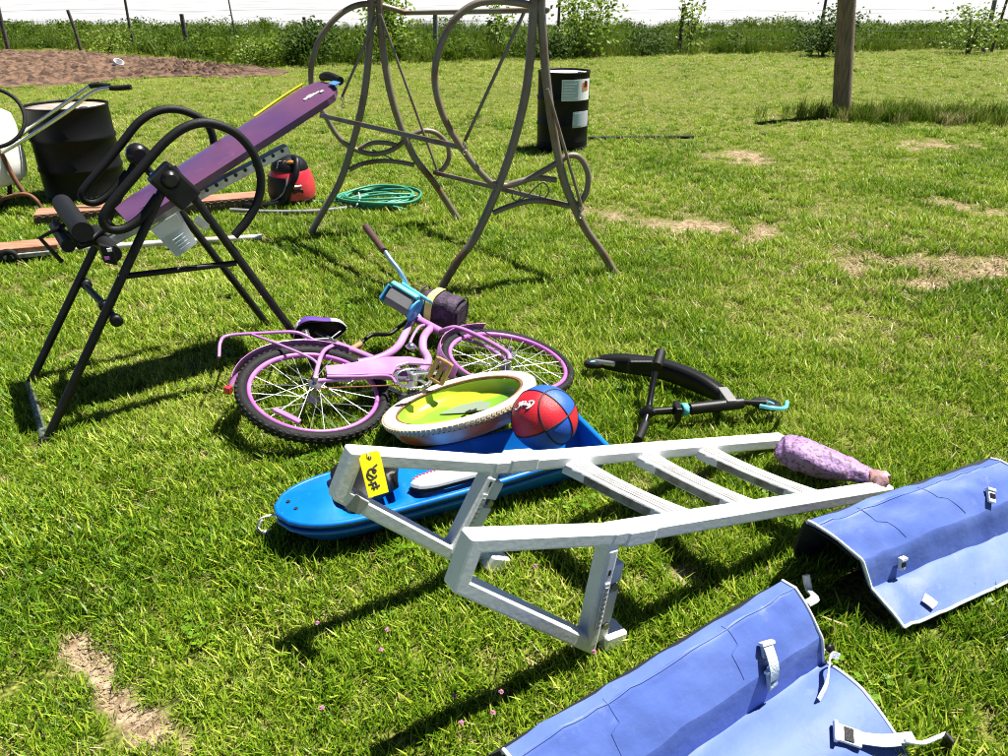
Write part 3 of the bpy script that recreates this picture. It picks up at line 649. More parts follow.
o = MB().tube(spline([at(588, 138, .012), at(620, 137.5, .012), at(660, 137, .012), at(694, 137, .012)], 5), .018, k=8).build('shadow_strip', 'black_rubber')  # black tube standing in for a cast shadow line across the lawn
tag(o, 'thin dark strip added as a cast shadow on the lawn right of the labelled drum', 'strip')
o = MB().lathe(at(118, 68) + V((0, 0, .02)), (.5, -.3, .8), [(.06, 0), (.085, .012), (.10, .13), (.095, .135), (.085, .125), (.07, .02), (.01, .018)], k=20).build('small_bucket', 'stone_white'); tag(o, 'small pale bucket tipped on the far side of the brown dug soil', 'bucket')
# ------------------------------------------------------------------ pink bicycle lying on its side
Hr, Hf = at(314.5, 391.6, .121), at(508, 361.4, .080)
nb = V((.114, -.10, 1)).normalized()
def bk(u, v, h=0.): return on_plane(u, v, Hr + nb * h, nb)
bike = thing('bicycle', 'pink step-through bicycle lying on its side in the grass', 'bicycle', (Hr.x * .5 + Hf.x * .5, Hr.y * .5 + Hf.y * .5, 0))
def wheel(c, n, fat, knobs):
    w = bpy.data.objects.new('wheel', None); COL.objects.link(w); w.parent = bike; w.location = c - V(bike.location)
    n = V(n).normalized(); a = n.orthogonal().normalized(); b_ = n.cross(a); Ro = .29; r_ = .022 if fat else .016
    ty = MB(); ty.ring(c, n, Ro - r_, r_, k=72, kk=12)
    for i in range(knobs):
        t = 2 * math.pi * i / knobs
        for s_ in (-.55, .55, 0):
            tt = t + (.04 if s_ == 0 else 0); o_ = a * math.cos(tt) + b_ * math.sin(tt); tg = n.cross(o_)
            ty.box(c + o_ * (Ro - .003 - abs(s_) * .006) + n * (s_ * r_), o_ * .004, tg * .006, n * .005)
    ty.build('tyre', 'black_rubber', w)
    MB().ring(c, n, Ro - 2 * r_ - .007, .009, k=72, kk=8, flat=1.5).build('rim', 'rim_pink', w)
    MB().lathe(c - n * .045, n, [(.008, -.02), (.008, 0), (.026, .004), (.026, .012), (.014, .018), (.014, .072), (.026, .078), (.026, .086), (.008, .09), (.008, .115)], k=18).build('wheel_hub', 'galv', w)
    for i in range(28):
        t = 2 * math.pi * (i + .2) / 28; sg = 1 if i % 2 else -1; t2 = t + (.55 if (i // 2) % 2 else -.55)
        p = c + (a * math.cos(t2) + b_ * math.sin(t2)) * .024 + n * .036 * sg; q = c + (a * math.cos(t) + b_ * math.sin(t)) * (Ro - 2 * r_ - .010)
        T([p, q], .0016, k=5).build('spoke', 'spoke', w)
    return w
nr_ = V((.246, -.126, 1)).normalized(); nf_ = V((.202, -.004, 1)).normalized()
wr_ = wheel(Hr, nr_, True, 64); wf_ = wheel(Hf, nf_, False, 0)
rfl = on_plane(287, 417, Hr, nr_)
MB().bar(on_plane(274, 409, Hr + nr_ * .012, nr_), on_plane(300, 422, Hr + nr_ * .012, nr_), .022, .012, up=nr_).build('reflector', 'bike_pink', wr_, .004)
def btube(pts, r_, name='frame_tube', m='bike_pink', h=0., flat=1., k=12):
    return T(spline([bk(p[0], p[1], p[2] if len(p) > 2 else h) for p in pts], 6), r_, k=k, flat=flat).build(name, m, bike)
btube([(413, 319), (407, 330), (399, 345), (388, 354), (373, 360), (358, 363)], .017)
btube([(432, 327), (424, 337), (423, 349), (428, 361), (418, 376)], .018)
btube([(411, 316), (441, 332)], .019, 'head_tube')
btube([(337, 344), (357, 352), (376, 360), (412, 378)], .014, 'seat_tube')
for h in (.05, -.05): btube([(341, 344, 0), (331, 346.5, h * .6), (322, 354, h), (314.5, 379, h)], .0085, 'seat_stay')
for h in (.045, -.05): btube([(314.5, 381, h), (345, 379, h), (376, 377, h * .8), (408, 380, 0)], .009, 'chain_stay')
# rack
for h in (.075, -.07):
    btube([(219, 357, h - .03), (220.5, 342, h), (229, 335.5, h), (265, 333, h), (293, 332, h), (306, 336, h * .8), (320, 343, h * .4), (333, 345, 0)], .0065, 'rack_rail')
    btube([(252, 334.5, h), (285, 347, h * .9), (316, 362, h * .7), (315, 380, h * .7)], .0055, 'rack_stay')
for u, v in ((232, 335.4), (247, 334.2), (262, 333), (284, 332)): T([bk(u, v, .075), bk(u, v, -.07)], .005, k=8).build('rack_slat', 'bike_pink', bike)
# fenders
def fender(c, n, a_from, a_to, rad, name):
    a = V((1, 0, 0)); a = (a - n * a.dot(n)).normalized(); b_ = n.cross(a); rows = []
    for i in range(29):
        t = a_from + (a_to - a_from) * i / 28; o_ = a * math.cos(t) + b_ * math.sin(t)
        rows.append([c + o_ * (rad + .012 * math.cos(q * 1.3)) + n * (.034 * q) for q in np.linspace(-1, 1, 7)])
    return MB().sheet(rows, .002).build(name, 'fender_pink', bike)
fender(Hr, nr_, R(75), R(190), .298, 'fender'); fender(Hf, nf_, R(112), R(225), .292, 'fender')
MB().box(bk(228, 390, .02), V((.012, -.005, 0)), V((.004, .012, 0)), nb * .016).build('tail_reflector', 'vac_red', bike, .004)
# chain guard, chain ring, crank, pedal, chain
cgp = [(325, 368), (345, 366), (366, 362), (386, 359), (408, 358.5), (423, 361), (432, 366), (424, 366), (408, 365), (397, 368), (392, 376), (386, 376), (366, 376), (345, 377), (327, 376.5)]
MB().prism([bk(u, v, .055) for u, v in cgp], nb, .012).build('chain_guard', 'bike_pink', bike, .004)
btube([(327, 376.5, .06), (358, 376.5, .06), (380, 375.5, .06), (391, 377, .06), (396, 383, .06)], .006, 'chain_guard_rim')
cc = bk(413, 378, .048)
cr_ = MB(); cr_.ring(cc, nb, .066, .006, k=40, kk=6, flat=.5)
for i in range(40):
    t = 2 * math.pi * i / 40; a = nb.orthogonal().normalized(); o_ = a * math.cos(t) + nb.cross(a) * math.sin(t); cr_.box(cc + o_ * .074, o_ * .004, nb.cross(o_) * .003, nb * .002)
for i in range(5):
    t = 2 * math.pi * i / 5; a = nb.orthogonal().normalized(); o_ = a * math.cos(t) + nb.cross(a) * math.sin(t); cr_.bar(cc, cc + o_ * .064, .016, .004, up=nb)
cr_.build('chain_ring', 'chrome', bike)
MB().lathe(cc - nb * .09, nb, [(.02, 0), (.02, .11), (.012, .115)], k=16).build('bottom_bracket', 'galv', bike)
MB().bar(cc + nb * .02, bk(441, 372, .075), .02, .012, up=nb).build('crank_arm', 'chrome', bike, .003)
MB().bar(cc - nb * .1, bk(384, 386, -.06), .02, .012, up=nb).build('crank_arm', 'chrome', bike, .003)
pc_ = bk(440, 371, .12); pu = V((.45, .2, .85)).normalized(); pv = V((.8, -.3, -.35)); pv = (pv - pu * pv.dot(pu)).normalized(); pn = pu.cross(pv)
ped = MB(); ped.box(pc_ + pv * .028, pu * .046, pv * .008, pn * .011); ped.box(pc_ - pv * .028, pu * .046, pv * .008, pn * .011); ped.box(pc_ + pu * .042, pu * .006, pv * .03, pn * .010); ped.box(pc_ - pu * .042, pu * .006, pv * .03, pn * .010); ped.box(pc_, pu * .05, pv * .008, pn * .008)
ped.build('pedal', 'cork', bike, .003)
T([bk(316, 388.5, .045), bk(362, 386.5, .045), bk(410, 384.5, .045)], .003, k=6).build('chain', 'rust', bike)
# saddle with springs, seat post
btube([(337, 344), (324, 336), (316, 332)], .011, 'seat_post', 'chrome')
sp = bk(317, 333, .01); su = ((bk(309, 310) - bk(319, 336)).normalized() * .93 + nb * .26).normalized(); sf = (bk(345, 330) - bk(297, 326)).normalized(); sf = (sf - su * sf.dot(su)).normalized(); sn = su.cross(sf)
rows = []; rows2 = []
for i in range(19):
    t = i / 18; rd = max(.12, math.sqrt(max(0, 1 - max(0, 1 - t / .38) ** 2))) * math.sqrt(max(.03, 1 - max(0, (t - .82) / .18) ** 2)); w = (.085 * (1 - t) ** .7 + .024) * rd; x = -.095 + .22 * t; hh = .088 * (1 - .55 * t) * rd
    rows.append([sp + sf * x + sn * (w * math.sin(q * 1.55)) + su * (hh * math.cos(q * 1.5) - .012 + .03 * max(0, t - .6)) for q in np.linspace(-1, 1, 15)])
sd = MB().sheet(rows, .004).build('saddle', 'saddle_white', bike)
ctr = [sum(r0, V((0, 0, 0))) / len(r0) for r0 in rows]
MB().sheet([[p + (p - ctr[i]).normalized() * .003 for p in r0] for i, r0 in enumerate(rows[:14])], .002).build('saddle_top', 'saddle_purple', sd)
MB().sheet([[interp(ctr[i], p, .86) - su * .004 for p in r0] for i, r0 in enumerate(rows)], .002).build('saddle_base', 'black_plastic', sd)
for s_ in (-.04, .04):
    q = sp - sf * .05 + sn * s_ - su * .01
    T([q - su * .06 + (sf * math.cos(a) + sn * math.sin(a)) * .014 + su * (.055 * a / 31.4) for a in np.linspace(0, 31.4, 50)], .003, k=5).build('spring', 'galv', sd)
    T([q - su * .055, sp + sf * .05 - su * .045, sp + sf * .10 - su * .01], .004, k=6).build('saddle_rail', 'galv', sd)
# fork, front stays
btube([(441, 332, .0), (447, 329, .03), (458, 328, .05), (480, 337, .055), (506, 352, .06), (510, 360, .05)], .0105, 'fork')
btube([(441, 332, 0), (449, 335, -.03), (462, 338, -.05), (485, 346, -.055), (508, 361, -.05)], .0105, 'fork')
T([bk(452, 366, .03), bk(511, 361, .055)], .0025, k=6).build('fender_stay', 'chrome', bike); T([bk(466, 378, .02), bk(511, 362, .055)], .0025, k=6).build('fender_stay', 'chrome', bike)
MB().lathe(bk(411, 347.5, .03), nb, [(.02, 0), (.022, .006), (.012, .018), (.003, .02)], k=18).build('bell', 'chrome', bike)
btube([(409, 346, .02), (413, 336, .03), (419, 327, .03), (424, 325, .02)], .006, 'lock_bracket', 'fender_pink')
# handlebar: one arm up in the air, the other on the ground
st = bk(416, 312, .02)
T(spline([bk(424, 324, 0), st, at(409, 300, .23), at(407, 286, .30), at(400, 272, .36), at(390, 259, .41), at(384, 250, .44)], 6), .011, k=10).build('handlebar', 'blue_chrome', bike)
T([at(384, 251, .44), at(375, 239, .46), at(366, 227, .48)], [.0155, .0165, .0175], k=12).build('grip', 'brown_grip', bike)
T(spline([st, at(406, 322, .11), at(398, 328, .07), at(389, 334, .06), at(372, 335, .055), at(360, 344, .045)], 6), .010, k=10).build('handlebar', 'black_metal', bike)
T([at(361, 343.5, .045), at(352, 349, .04)], .0135, k=10).build('grip', 'cork', bike)
T(spline([at(462, 322, .12), at(485, 332, .15), at(515, 352, .06)], 6), .003, k=6).build('brake_cable', 'black_rubber', bike)

# canister and bag at the handlebar
ca = at(408, 302, .24); cu = (at(418, 309, .215) - at(390, 292, .27)).normalized(); ca0 = at(391, 295, .27)
cn = thing('teal_canister', 'small grey canister with teal lid and round blue end by the bicycle handlebar', 'canister', ca0)
cup = V((0, .75, 1)); cup = (cup - cu * cup.dot(cu)).normalized(); csd = cu.cross(cup)
cl_ = (at(416, 309, .215) - ca0).length
MB().prism([ca0 + cup * y + csd * x for x, y in [(-.045, -.045), (.045, -.045), (.055, -.02), (.055, .035), (-.055, .035), (-.055, -.02)]], cu, cl_).build('canister_body', 'grey_plastic', cn, .01)
MB().prism([ca0 - cu * .008 + cup * y + csd * x for x, y in [(-.06, .036), (.06, .036), (.062, .048), (.045, .06), (-.045, .06), (-.062, .048)]], cu, cl_ + .012).build('lid', 'teal', cn, .006)
MB().bar(ca0 + cup * .07 + cu * .02, ca0 + cup * .066 + cu * (cl_ + .05), .05, .012, up=cup).build('lid_tab', 'teal', cn, .004)
MB().prism([ca0 - cu * .009 + cup * y + csd * x for x, y in [(-.056, -.046), (.056, -.046), (.058, .034), (-.058, .034)]], -cu, .01).build('end_plate', 'disc_blue', cn, .006)
MB().lathe(ca0 + cu * (cl_ + .001) - cup * .005, cu, [(.054, 0), (.055, .006), (.05, .012), (.046, .009), (.02, .009), (.018, .014), (.008, .015)], k=28).build('end_disc', 'disc_blue', cn)
bc = at(441, 309, .16)
bag = thing('handlebar_bag', 'dark purple woven bag with yellow tape in front of the bicycle handlebar', 'bag', bc)
bxv = V((.82, -.35, -.12)).normalized(); byv = V((.35, .9, 0)); byv = (byv - bxv * byv.dot(bxv)).normalized(); bzv = bxv.cross(byv)
rows = []
for i in range(13):
    t = i / 12; x = -.11 + .22 * t; r_ = .076 * (1 - abs(2 * t - 1) ** 6 * .35)
    rows.append([bc + bxv * x + (byv * math.copysign(abs(math.cos(a)) ** .6, math.cos(a)) + bzv * math.copysign(abs(math.sin(a)) ** .6, math.sin(a))) * r_ * (1 + .05 * math.sin(a * 3 + i)) for a in np.linspace(0, 6.2832, 25)])
mb = MB().sheet(rows, .004); mb.add(rows[0][:-1], [tuple(range(24))[::-1]]); mb.add(rows[-1][:-1], [tuple(range(24))]); mb.build('bag_body', 'bag_purple', bag)
rows = [[bc + bxv * x + (byv * math.copysign(abs(math.cos(a)) ** .6, math.cos(a)) + bzv * math.copysign(abs(math.sin(a)) ** .6, math.sin(a))) * .083 for x in (-.045, -.028, -.01)] for a in np.linspace(1.0, 3.6, 9)]
MB().sheet(rows, .002).build('yellow_tape', 'tape_yellow', bag)
for x in (-.1, .1): T([bc + bxv * x + (byv * math.copysign(abs(math.cos(a)) ** .6, math.cos(a)) + bzv * math.copysign(abs(math.sin(a)) ** .6, math.sin(a))) * .077 for a in np.linspace(0, 6.2832, 25)], .004, k=6).build('seam', 'bag_purple', bag)

# ------------------------------------------------------------------ blue sled
bow = at(277, 511, .12); stn = V((.300, 2.195, .14)); sx = V((stn.x - bow.x, stn.y - bow.y, 0)); SL = sx.length; sx.normalize(); sy = V((-sx.y, sx.x, 0))
def half(t):   # half width along the sled
    return .125 * (1 - max(0, 1 - t / .22) ** 2.2) ** .5 * (1 - .12 * max(0, t - .6) / .4)
sled = thing('blue_sled', 'bright blue plastic sled with closed rounded bow under the white ladder', 'sled', (bow.x + sx.x * SL / 2, bow.y + sx.y * SL / 2, 0))
NS = 48
def rim(t): return .115 + .03 * t ** 2 + .02 * max(0, .25 - t)
# hull
rows = []
for i in range(NS + 1):
    t = i / NS; p = V((bow.x, bow.y, 0)) + sx * SL * t; w = max(half(t), .004); z1 = rim(t); z0 = .012 + .07 * max(0, 1 - t / .15) ** 2
    prof = [(-1, z1), (-.86, z1 * .5 + z0 * .5), (-.66, z0 + .012), (-.4, z0), (0, z0), (.4, z0), (.66, z0 + .012), (.86, z1 * .5 + z0 * .5), (1, z1)]
    rows.append([p + sy * (w * a) + V((0, 0, z)) for a, z in prof])
hull = MB().sheet(rows, .005)
hull.sheet([[interp(rows[-1][0], rows[-1][8], j / 8) if True else 0 for j in range(9)], rows[-1]], .004)
hull.build('hull', 'sled_blue', sled)
rl = [V((bow.x, bow.y, 0)) + sx * SL * t + sy * half(t) * 1.05 + V((0, 0, rim(t))) for t in np.linspace(.002, 1, 40)]
rr = [V((bow.x, bow.y, 0)) + sx * SL * t - sy * half(t) * 1.05 + V((0, 0, rim(t))) for t in np.linspace(.002, 1, 40)]
T(rr[::-1] + rl, .010, k=8).build('rim', 'sled_blue', sled)
rr2 = [p + V((0, 0, -.028)) for p in rr]; rl2 = [p + V((0, 0, -.028)) for p in rl]
T(rr2[::-1] + rl2, .0075, k=8).build('lower_rim', 'sled_blue', sled)
T([rr[-1], rl[-1]], .011, k=8).build('stern_rim', 'sled_blue', sled)
# moulded deck: closed bow with a seat well behind it
rows = []
for i in range(27):
    t = .0 + .62 * i / 26; p = V((bow.x, bow.y, 0)) + sx * SL * t; w = max(half(t), .003)
    row = []
    for a in np.linspace(-1, 1, 17):
        z = rim(t) + .004 + .018 * (1 - a * a) * min(1, t / .12)
        if .19 < t < .33 and abs(a) < .78: z -= .055
        if t >= .36: z -= min(.06, (t - .36) * .5) * (1 - a ** 4)
        row.append(p + sy * (w * a) + V((0, 0, z)))
    rows.append(row)
MB().sheet(rows, .004).build('deck', 'sled_blue', sled)
pm = V((bow.x, bow.y, 0)) + sx * SL * .262
rows = []
for i in range(13):
    x = -.075 + .15 * i / 12
    rows.append([pm + sx * x + sy * (.085 * a) + V((0, 0, rim(.26) + .012 + .016 * (1 - abs(a) ** 5) * (1 - abs(x / .075) ** 5) + .035 * max(0, x / .075))) for a in np.linspace(-1, 1, 13)])
MB().sheet(rows, .05).build('seat_pad', 'black_plastic', sled)
for t, a in ((.035, .2), (.05, -.35)):
    MB().lathe(V((bow.x, bow.y, 0)) + sx * SL * t + sy * half(t) * a + V((0, 0, rim(t) + .013)), (0, 0, 1), [(.006, 0), (.006, .004)], k=10).build('rivet', 'ink', sled)
T(spline([bow + V((.01, 0, -.01)), at(262, 518, .07), at(258, 527, .03), at(264, 533, .025), at(271, 529, .03)], 6), .007, k=7, flat=.4).build('tow_rope', 'rope_white', sled)
T(spline([at(262, 520, .05), at(258, 530, .02), at(267, 532, .02), at(270, 538, .01)], 6), .004, k=6).build('tow_rope', 'rope_white', sled)
axp = lambda p: V((bow.x, bow.y, 0)) + sx * ((p - bow).dot(sx) * .94 + .03)
keep_out([interp(axp(p), p, .6) for p in rl] + [interp(axp(p), p, .6) for p in rr[::-1]])
# grey pad with stitched edge in the sled
g0, g1 = at(411, 487, .155), at(492, 466, .155)
gp = thing('stitched_pad', 'long pale grey pad with red stitched edge lying in the blue sled', 'pad', g0)
gx = (g1 - g0); gl = gx.length; gx = gx.normalized(); gy = V((-gx.y, gx.x, 0)); out = []
for i in range(15):
    t = i / 14; out.append((t, .036 * (1 - (1 - min(1, t * 3.2)) ** 2) ** .5))
poly = [g0 + gx * gl * t - gy * w for t, w in out] + [g0 + gx * gl * t + gy * w for t, w in out[::-1]]
MB().prism(poly, (0, 0, 1), .014).build('pad_body', 'paper', gp, .004); MB().prism([p - V((0, 0, .012)) - gx * .004 for p in poly], (0, 0, 1), .011).build('pad_sole', 'black_rubber', gp)
for i in range(20):
    t = .06 + .9 * i / 20; w = .036 * (1 - (1 - min(1, t * 3.2)) ** 2) ** .5 - .004
    MB().box(g0 + gx * gl * t + gy * w + V((0, 0, .0145)), gx * .0032, gy * .0035, V((0, 0, .0015))).build('stitch', 'ball_red' if i < 12 else 'ink', gp)

# ------------------------------------------------------------------ round tub with cream tyre
rc = at(459.8, 402.8, .262); rn = V((-.253, .209, 1)).normalized()
tub = thing('round_tub', 'round pink and white tub with green inside tilted against the sled', 'tub', (rc.x, rc.y, .12))
ra = V((1, -.45, 0)); ra = (ra - rn * ra.dot(rn)).normalized()
bowl = MB(); bowl.lathe(rc, rn, [(.242, -.012), (.240, -.03), (.228, -.052), (.19, -.066), (.10, -.070), (.02, -.070)], k=56, cap=False); bowl.build('tub_shell', 'tub_pink', tub)
MB().lathe(rc, rn, [(.215, .004), (.212, -.02), (.195, -.04), (.10, -.048), (.01, -.048)], k=48, cap=False).build('tub_liner', 'tub_green', tub)
rb = rn.cross(ra)
def blob(cx, cy, pts, m, lift, name='printed_figure'):
    MB().prism([rc + ra * (cx + x) + rb * (cy + y) + rn * lift for x, y in pts], rn, .0015).build(name, m, tub)
blob(-.02, .045, [(-.09, -.02), (-.05, .05), (.02, .08), (.08, .05), (.10, -.01), (.03, -.03)], 'tub_grey', -.044)
blob(.02, .015, [(-.02, 0), (-.01, .022), (0, .012), (.012, .03), (.02, .01), (.03, .002), (.008, -.006)], 'ink', -.041)
blob(-.09, -.08, [(-.07, -.01), (-.03, .03), (.04, .035), (.08, .01), (.06, -.03), (0, -.04), (-.05, -.035)], 'tub_yellow', -.044)
blob(.06, -.07, [(-.10, .0), (-.02, .05), (.08, .045), (.11, 0), (.03, -.035)], 'white_print', -.0435)
ty_ = thing('cream_tyre', 'cream bicycle tyre with beige tread lying on the round tub', 'tyre', (rc.x, rc.y, .2))
MB().ring(rc + rn * .010, rn, .240, .0235, k=80, kk=12, flat=.5).build('tyre_wall', 'tyre_cream', ty_)
tr_ = MB()
for i in range(96):
    t = 2 * math.pi * i / 96
    for j, s_ in enumerate((-.0125, -.0075, -.002)):
        tt = t + (j % 2) * .032; o_ = ra * math.cos(tt) + rb * math.sin(tt); tr_.box(rc + rn * (.012 + s_) + o_ * (.2625 - (abs(s_ + .002) * 22) ** 2 * .09), o_ * .0022, rn.cross(o_) * .006, rn * .0048)
tr_.build('tyre_tread', 'tread_cream', ty_)
MB().ring(rc + rn * .012, rn, .214, .004, k=72, kk=6).build('tyre_bead', 'rust', ty_)
pr_ = on_plane(407, 397, rc + rn * .04, rn)
MB().bar(pr_ - V((.03, .015, 0)), pr_ + V((.045, .03, .004)), .022, .006, up=rn).build('tyre_patch', 'black_plastic', ty_, .002)

for o in (tub, ty_):                                          # real size: about 0.57 m across, standing on the turf behind the sled
    o.location = at(459.8, 402.8, .163) + (V(o.location) - rc) * 1.08; o.scale = (1.08,) * 3
# ------------------------------------------------------------------ red and blue basketball
d_ = ray(544.5, 418); bcn = V((0, 0, H)) + d_ * 2.45; br = .1085
ball = thing('basketball', 'red and blue basketball resting in the blue sled beside the tub', 'ball', (bcn.x, bcn.y, bcn.z - br))
vw = -d_.normalized(); vr = V((1, 0, 0)); vu = vw.cross(vr).normalized()
ly = (vr * .66 + vu * .06 + vw * .74).normalized(); lt = (-vr + vu * .1); lt = (lt - ly * lt.dot(ly)).normalized(); lo = ly.cross(lt)
lx, lz = (lt + lo).normalized(), (lt - lo).normalized()
q0 = Matrix((lx, ly, lz)).transposed()
def sph(th, ph): return V((math.sin(th) * math.cos(ph), math.sin(th) * math.sin(ph), math.cos(th)))
# eight panels bounded by two great circles and two side curves
bmr, bmb = MB(), MB(); NT, NPH = 40, 80
for i in range(NT):
    for j in range(NPH):
        t0, t1 = math.pi * i / NT, math.pi * (i + 1) / NT; a0, a1 = 2 * math.pi * j / NPH, 2 * math.pi * (j + 1) / NPH
        m_ = sph((t0 + t1) / 2, (a0 + a1) / 2); s_ = not ((m_.x > 0) ^ (m_.z > 0))
        quad = [bcn + (q0 @ sph(a, b_)) * br for a, b_ in ((t0, a0), (t1, a0), (t1, a1), (t0, a1))]
        (bmr if s_ else bmb).add(quad, [(0, 1, 2, 3)], True)
for nm, mb_, mm in (('red_panels', bmr, 'ball_red'), ('blue_panels', bmb, 'ball_blue')):
    o = mb_.build(nm, mm, ball); me = o.data
    import bmesh
    bm = bmesh.new(); bm.from_mesh(me); bmesh.ops.remove_doubles(bm, verts=bm.verts, dist=1e-5); bm.to_mesh(me); bm.free(); me.update()
seams = [[V((0, math.cos(a), math.sin(a))) for a in np.linspace(0, 6.2832, 60)], [V((math.cos(a), math.sin(a), 0)) for a in np.linspace(0, 6.2832, 60)]]
for sg in (1, -1):
    pts = []
    for a in np.linspace(0, 6.2832, 60):
        x, z = math.cos(a), math.sin(a); y = .55 + .25 * (x * .7) ** 2; k = math.sqrt(max(0, 1 - y * y)); pts.append(V((x * k, sg * y, z * k)).normalized())
    seams.append(pts)
for S in seams: T([bcn + (q0 @ p) * br for p in S[:-1]], .0028, k=6, closed=True).build('seam', 'ink', ball)
def on_ball(u, v, lift=.0012):
    d = ray(u, v); o_ = V((0, 0, H)); oc = o_ - bcn; b_ = d.dot(oc); a = d.dot(d); c = oc.dot(oc) - (br + lift) ** 2; t = (-b_ - math.sqrt(max(0, b_ * b_ - a * c))) / a; return o_ + d * t
zx = lambda x, y: (505 + x / 25.2, 388 + y / 25.2)
for S in ([(260, 545), (300, 540), (345, 490), (375, 420), (395, 370), (372, 372), (350, 420)], [(395, 440), (430, 380), (450, 335)], [(400, 470), (440, 430), (470, 370), (505, 345), (520, 365), (490, 410), (520, 440), (545, 400)], [(560, 385), (560, 440), (590, 440), (620, 385), (610, 450), (570, 510), (540, 515)], [(600, 345), (660, 330), (715, 335), (725, 365), (690, 420), (640, 475), (590, 510)]):
    T(spline([on_ball(*zx(*p)) for p in S], 4), .0028, k=5).build('script_stroke', 'white_print', ball)

# ------------------------------------------------------------------ white pool ladder
nf0 = at(600, 645); ff0 = at(490, 565)
enl = V((*(at(888, 486, .05) - nf0).xy, 0)).normalized(); efl = V((*(at(780, 435, .05) - ff0).xy, 0)).normalized()
lad = thing('pool_ladder', 'white plastic pool ladder lying tilted across the grass and the blue sled', 'ladder', (.4, 1.7, 0))
ln_ = lambda u, v: on_wall(u, v, nf0, enl)
lf_ = lambda u, v: on_wall(u, v, ff0, efl)
def rail(p, q, w, t, name='rail', par=None, m='ladder_white', bev=.008, e=None):
    side = V((-enl.y, enl.x, 0)); a = (q - p).normalized(); up = side.cross(a); up = -up if up.z < 0 else up
    c = (p + q) / 2
    return MB().box(c, (q - p) / 2, side * (w / 2), up * (t / 2)).build(name, m, par or lad, bev)
for fn, pts in ((ln_, dict(TL=(472, 540), BL=(457, 581), BR=(586, 641), TR=(610, 534), E=(886, 489), M=(620, 534), F=(604, 640))), (lf_, dict(TL=(353, 455), BL=(339, 492), BR=(450, 551), TR=(493, 464), E=(782, 440), M=(505, 462), F=(490, 558)))):
    P_ = {k: fn(*v) for k, v in pts.items()}
    up = V((0, 0, 1)); d_ = (P_['E'] - P_['TR']).normalized()
    rail(P_['TR'] - d_ * .012, P_['E'], .050, .043, 'rail')
    rail(P_['M'] + d_ * .00, P_['M'] + d_ * .10, .055, .049, 'rail_collar')
    side0 = V((-enl.y, enl.x, 0)); e0 = enl if fn is ln_ else efl
    def off_poly(names, o_):
        q = [V(((P_[n_] - P_['TL']).dot(e0), P_[n_].z)) for n_ in names]; r_ = []
        for i in range(4):
            a_, b2, c2 = q[i - 1], q[i], q[(i + 1) % 4]; d1 = (b2 - a_).normalized(); d2 = (c2 - b2).normalized(); n1 = V((-d1.y, d1.x)); n2 = V((-d2.y, d2.x)); m_ = (n1 + n2); m_ = m_ / (m_.dot(n1)); r_.append(b2 + m_ * o_)
        return [V((P_['TL'].x + e0.x * w_.x, P_['TL'].y + e0.y * w_.x, w_.y)) for w_ in r_]
    nm_ = ['TL', 'BL', 'BR', 'TR']; oo = off_poly(nm_, -.0195); ii = off_poly(nm_, .0195); lp = MB()
    vv_ = [p + side0 * s_ for s_ in (-.023, .023) for p in oo + ii]; fs_ = []
    for i in range(4):
        j = (i + 1) % 4; fs_ += [(i, j, 4 + j, 4 + i), (8 + j, 8 + i, 12 + i, 12 + j), (j, i, 8 + i, 8 + j), (4 + i, 4 + j, 12 + j, 12 + i)]
    lp.add(vv_, fs_); lo_ = lp.build('end_loop', 'ladder_white', lad, .007)
    bm = bmesh.new(); bm.from_mesh(lo_.data); bmesh.ops.recalc_face_normals(bm, faces=bm.faces); bm.to_mesh(lo_.data); bm.free()
    l2 = (P_['BR'] - P_['BL']).normalized()
    l3 = (P_['TR'] - P_['BR']).normalized(); ps_ = rail(P_['BR'] + l3 * .0, P_['TR'] - l3 * .026, .052, .035, 'hinge_bar')
    side = V((-enl.y, enl.x, 0)); l3n = side.cross(l3); l3n = l3n if l3n.dot(enl) > 0 else -l3n
    # embossed plate, bracket and foot of the hinge bar
    rail(P_['BR'] + l3 * .06 - side * .0275, P_['BR'] + l3 * .20 - side * .0275, .004, .016, 'embossed_plate', ps_, bev=.003)
    for k in range(9): MB().box(P_['BR'] + l3 * (.068 + .0145 * k) - side * .0302, l3 * .004, side * .0008, l3n * .005).build('embossed_letter', 'ladder_stain', ps_)
    MB().box(P_['BR'] + l3 * .23 - side * .0268, l3 * .008, side * .001, l3n * .0025).build('slot', 'ink', ps_)
    b0 = P_['BR'] + l3n * .038
    for a0, a1 in ((.0, .045), (.055, .155), (.18, .235)): rail(b0 + l3 * a0, b0 + l3 * a1, .034, .034, 'bracket', bev=.004)
    for a in (.05, .17): MB().lathe(b0 + l3 * a - side * .022, side, [(.01, 0), (.01, .044)], k=12).build('pin', 'galv', lad)
    ft = fn(*pts['F']); ft.z = .022
    MB().box(ft + l3n * .015, l3n * .035, side * .03, (l3n.cross(side)) * .024).build('foot', 'ladder_white', lad, .006)
    if fn is lf_:
        MB().box(interp(P_['BL'], P_['BR'], .12), l2 * .024, side * .0245, side.cross(l2) * .021).build('stain_sleeve', 'ladder_stain', lad, .003)
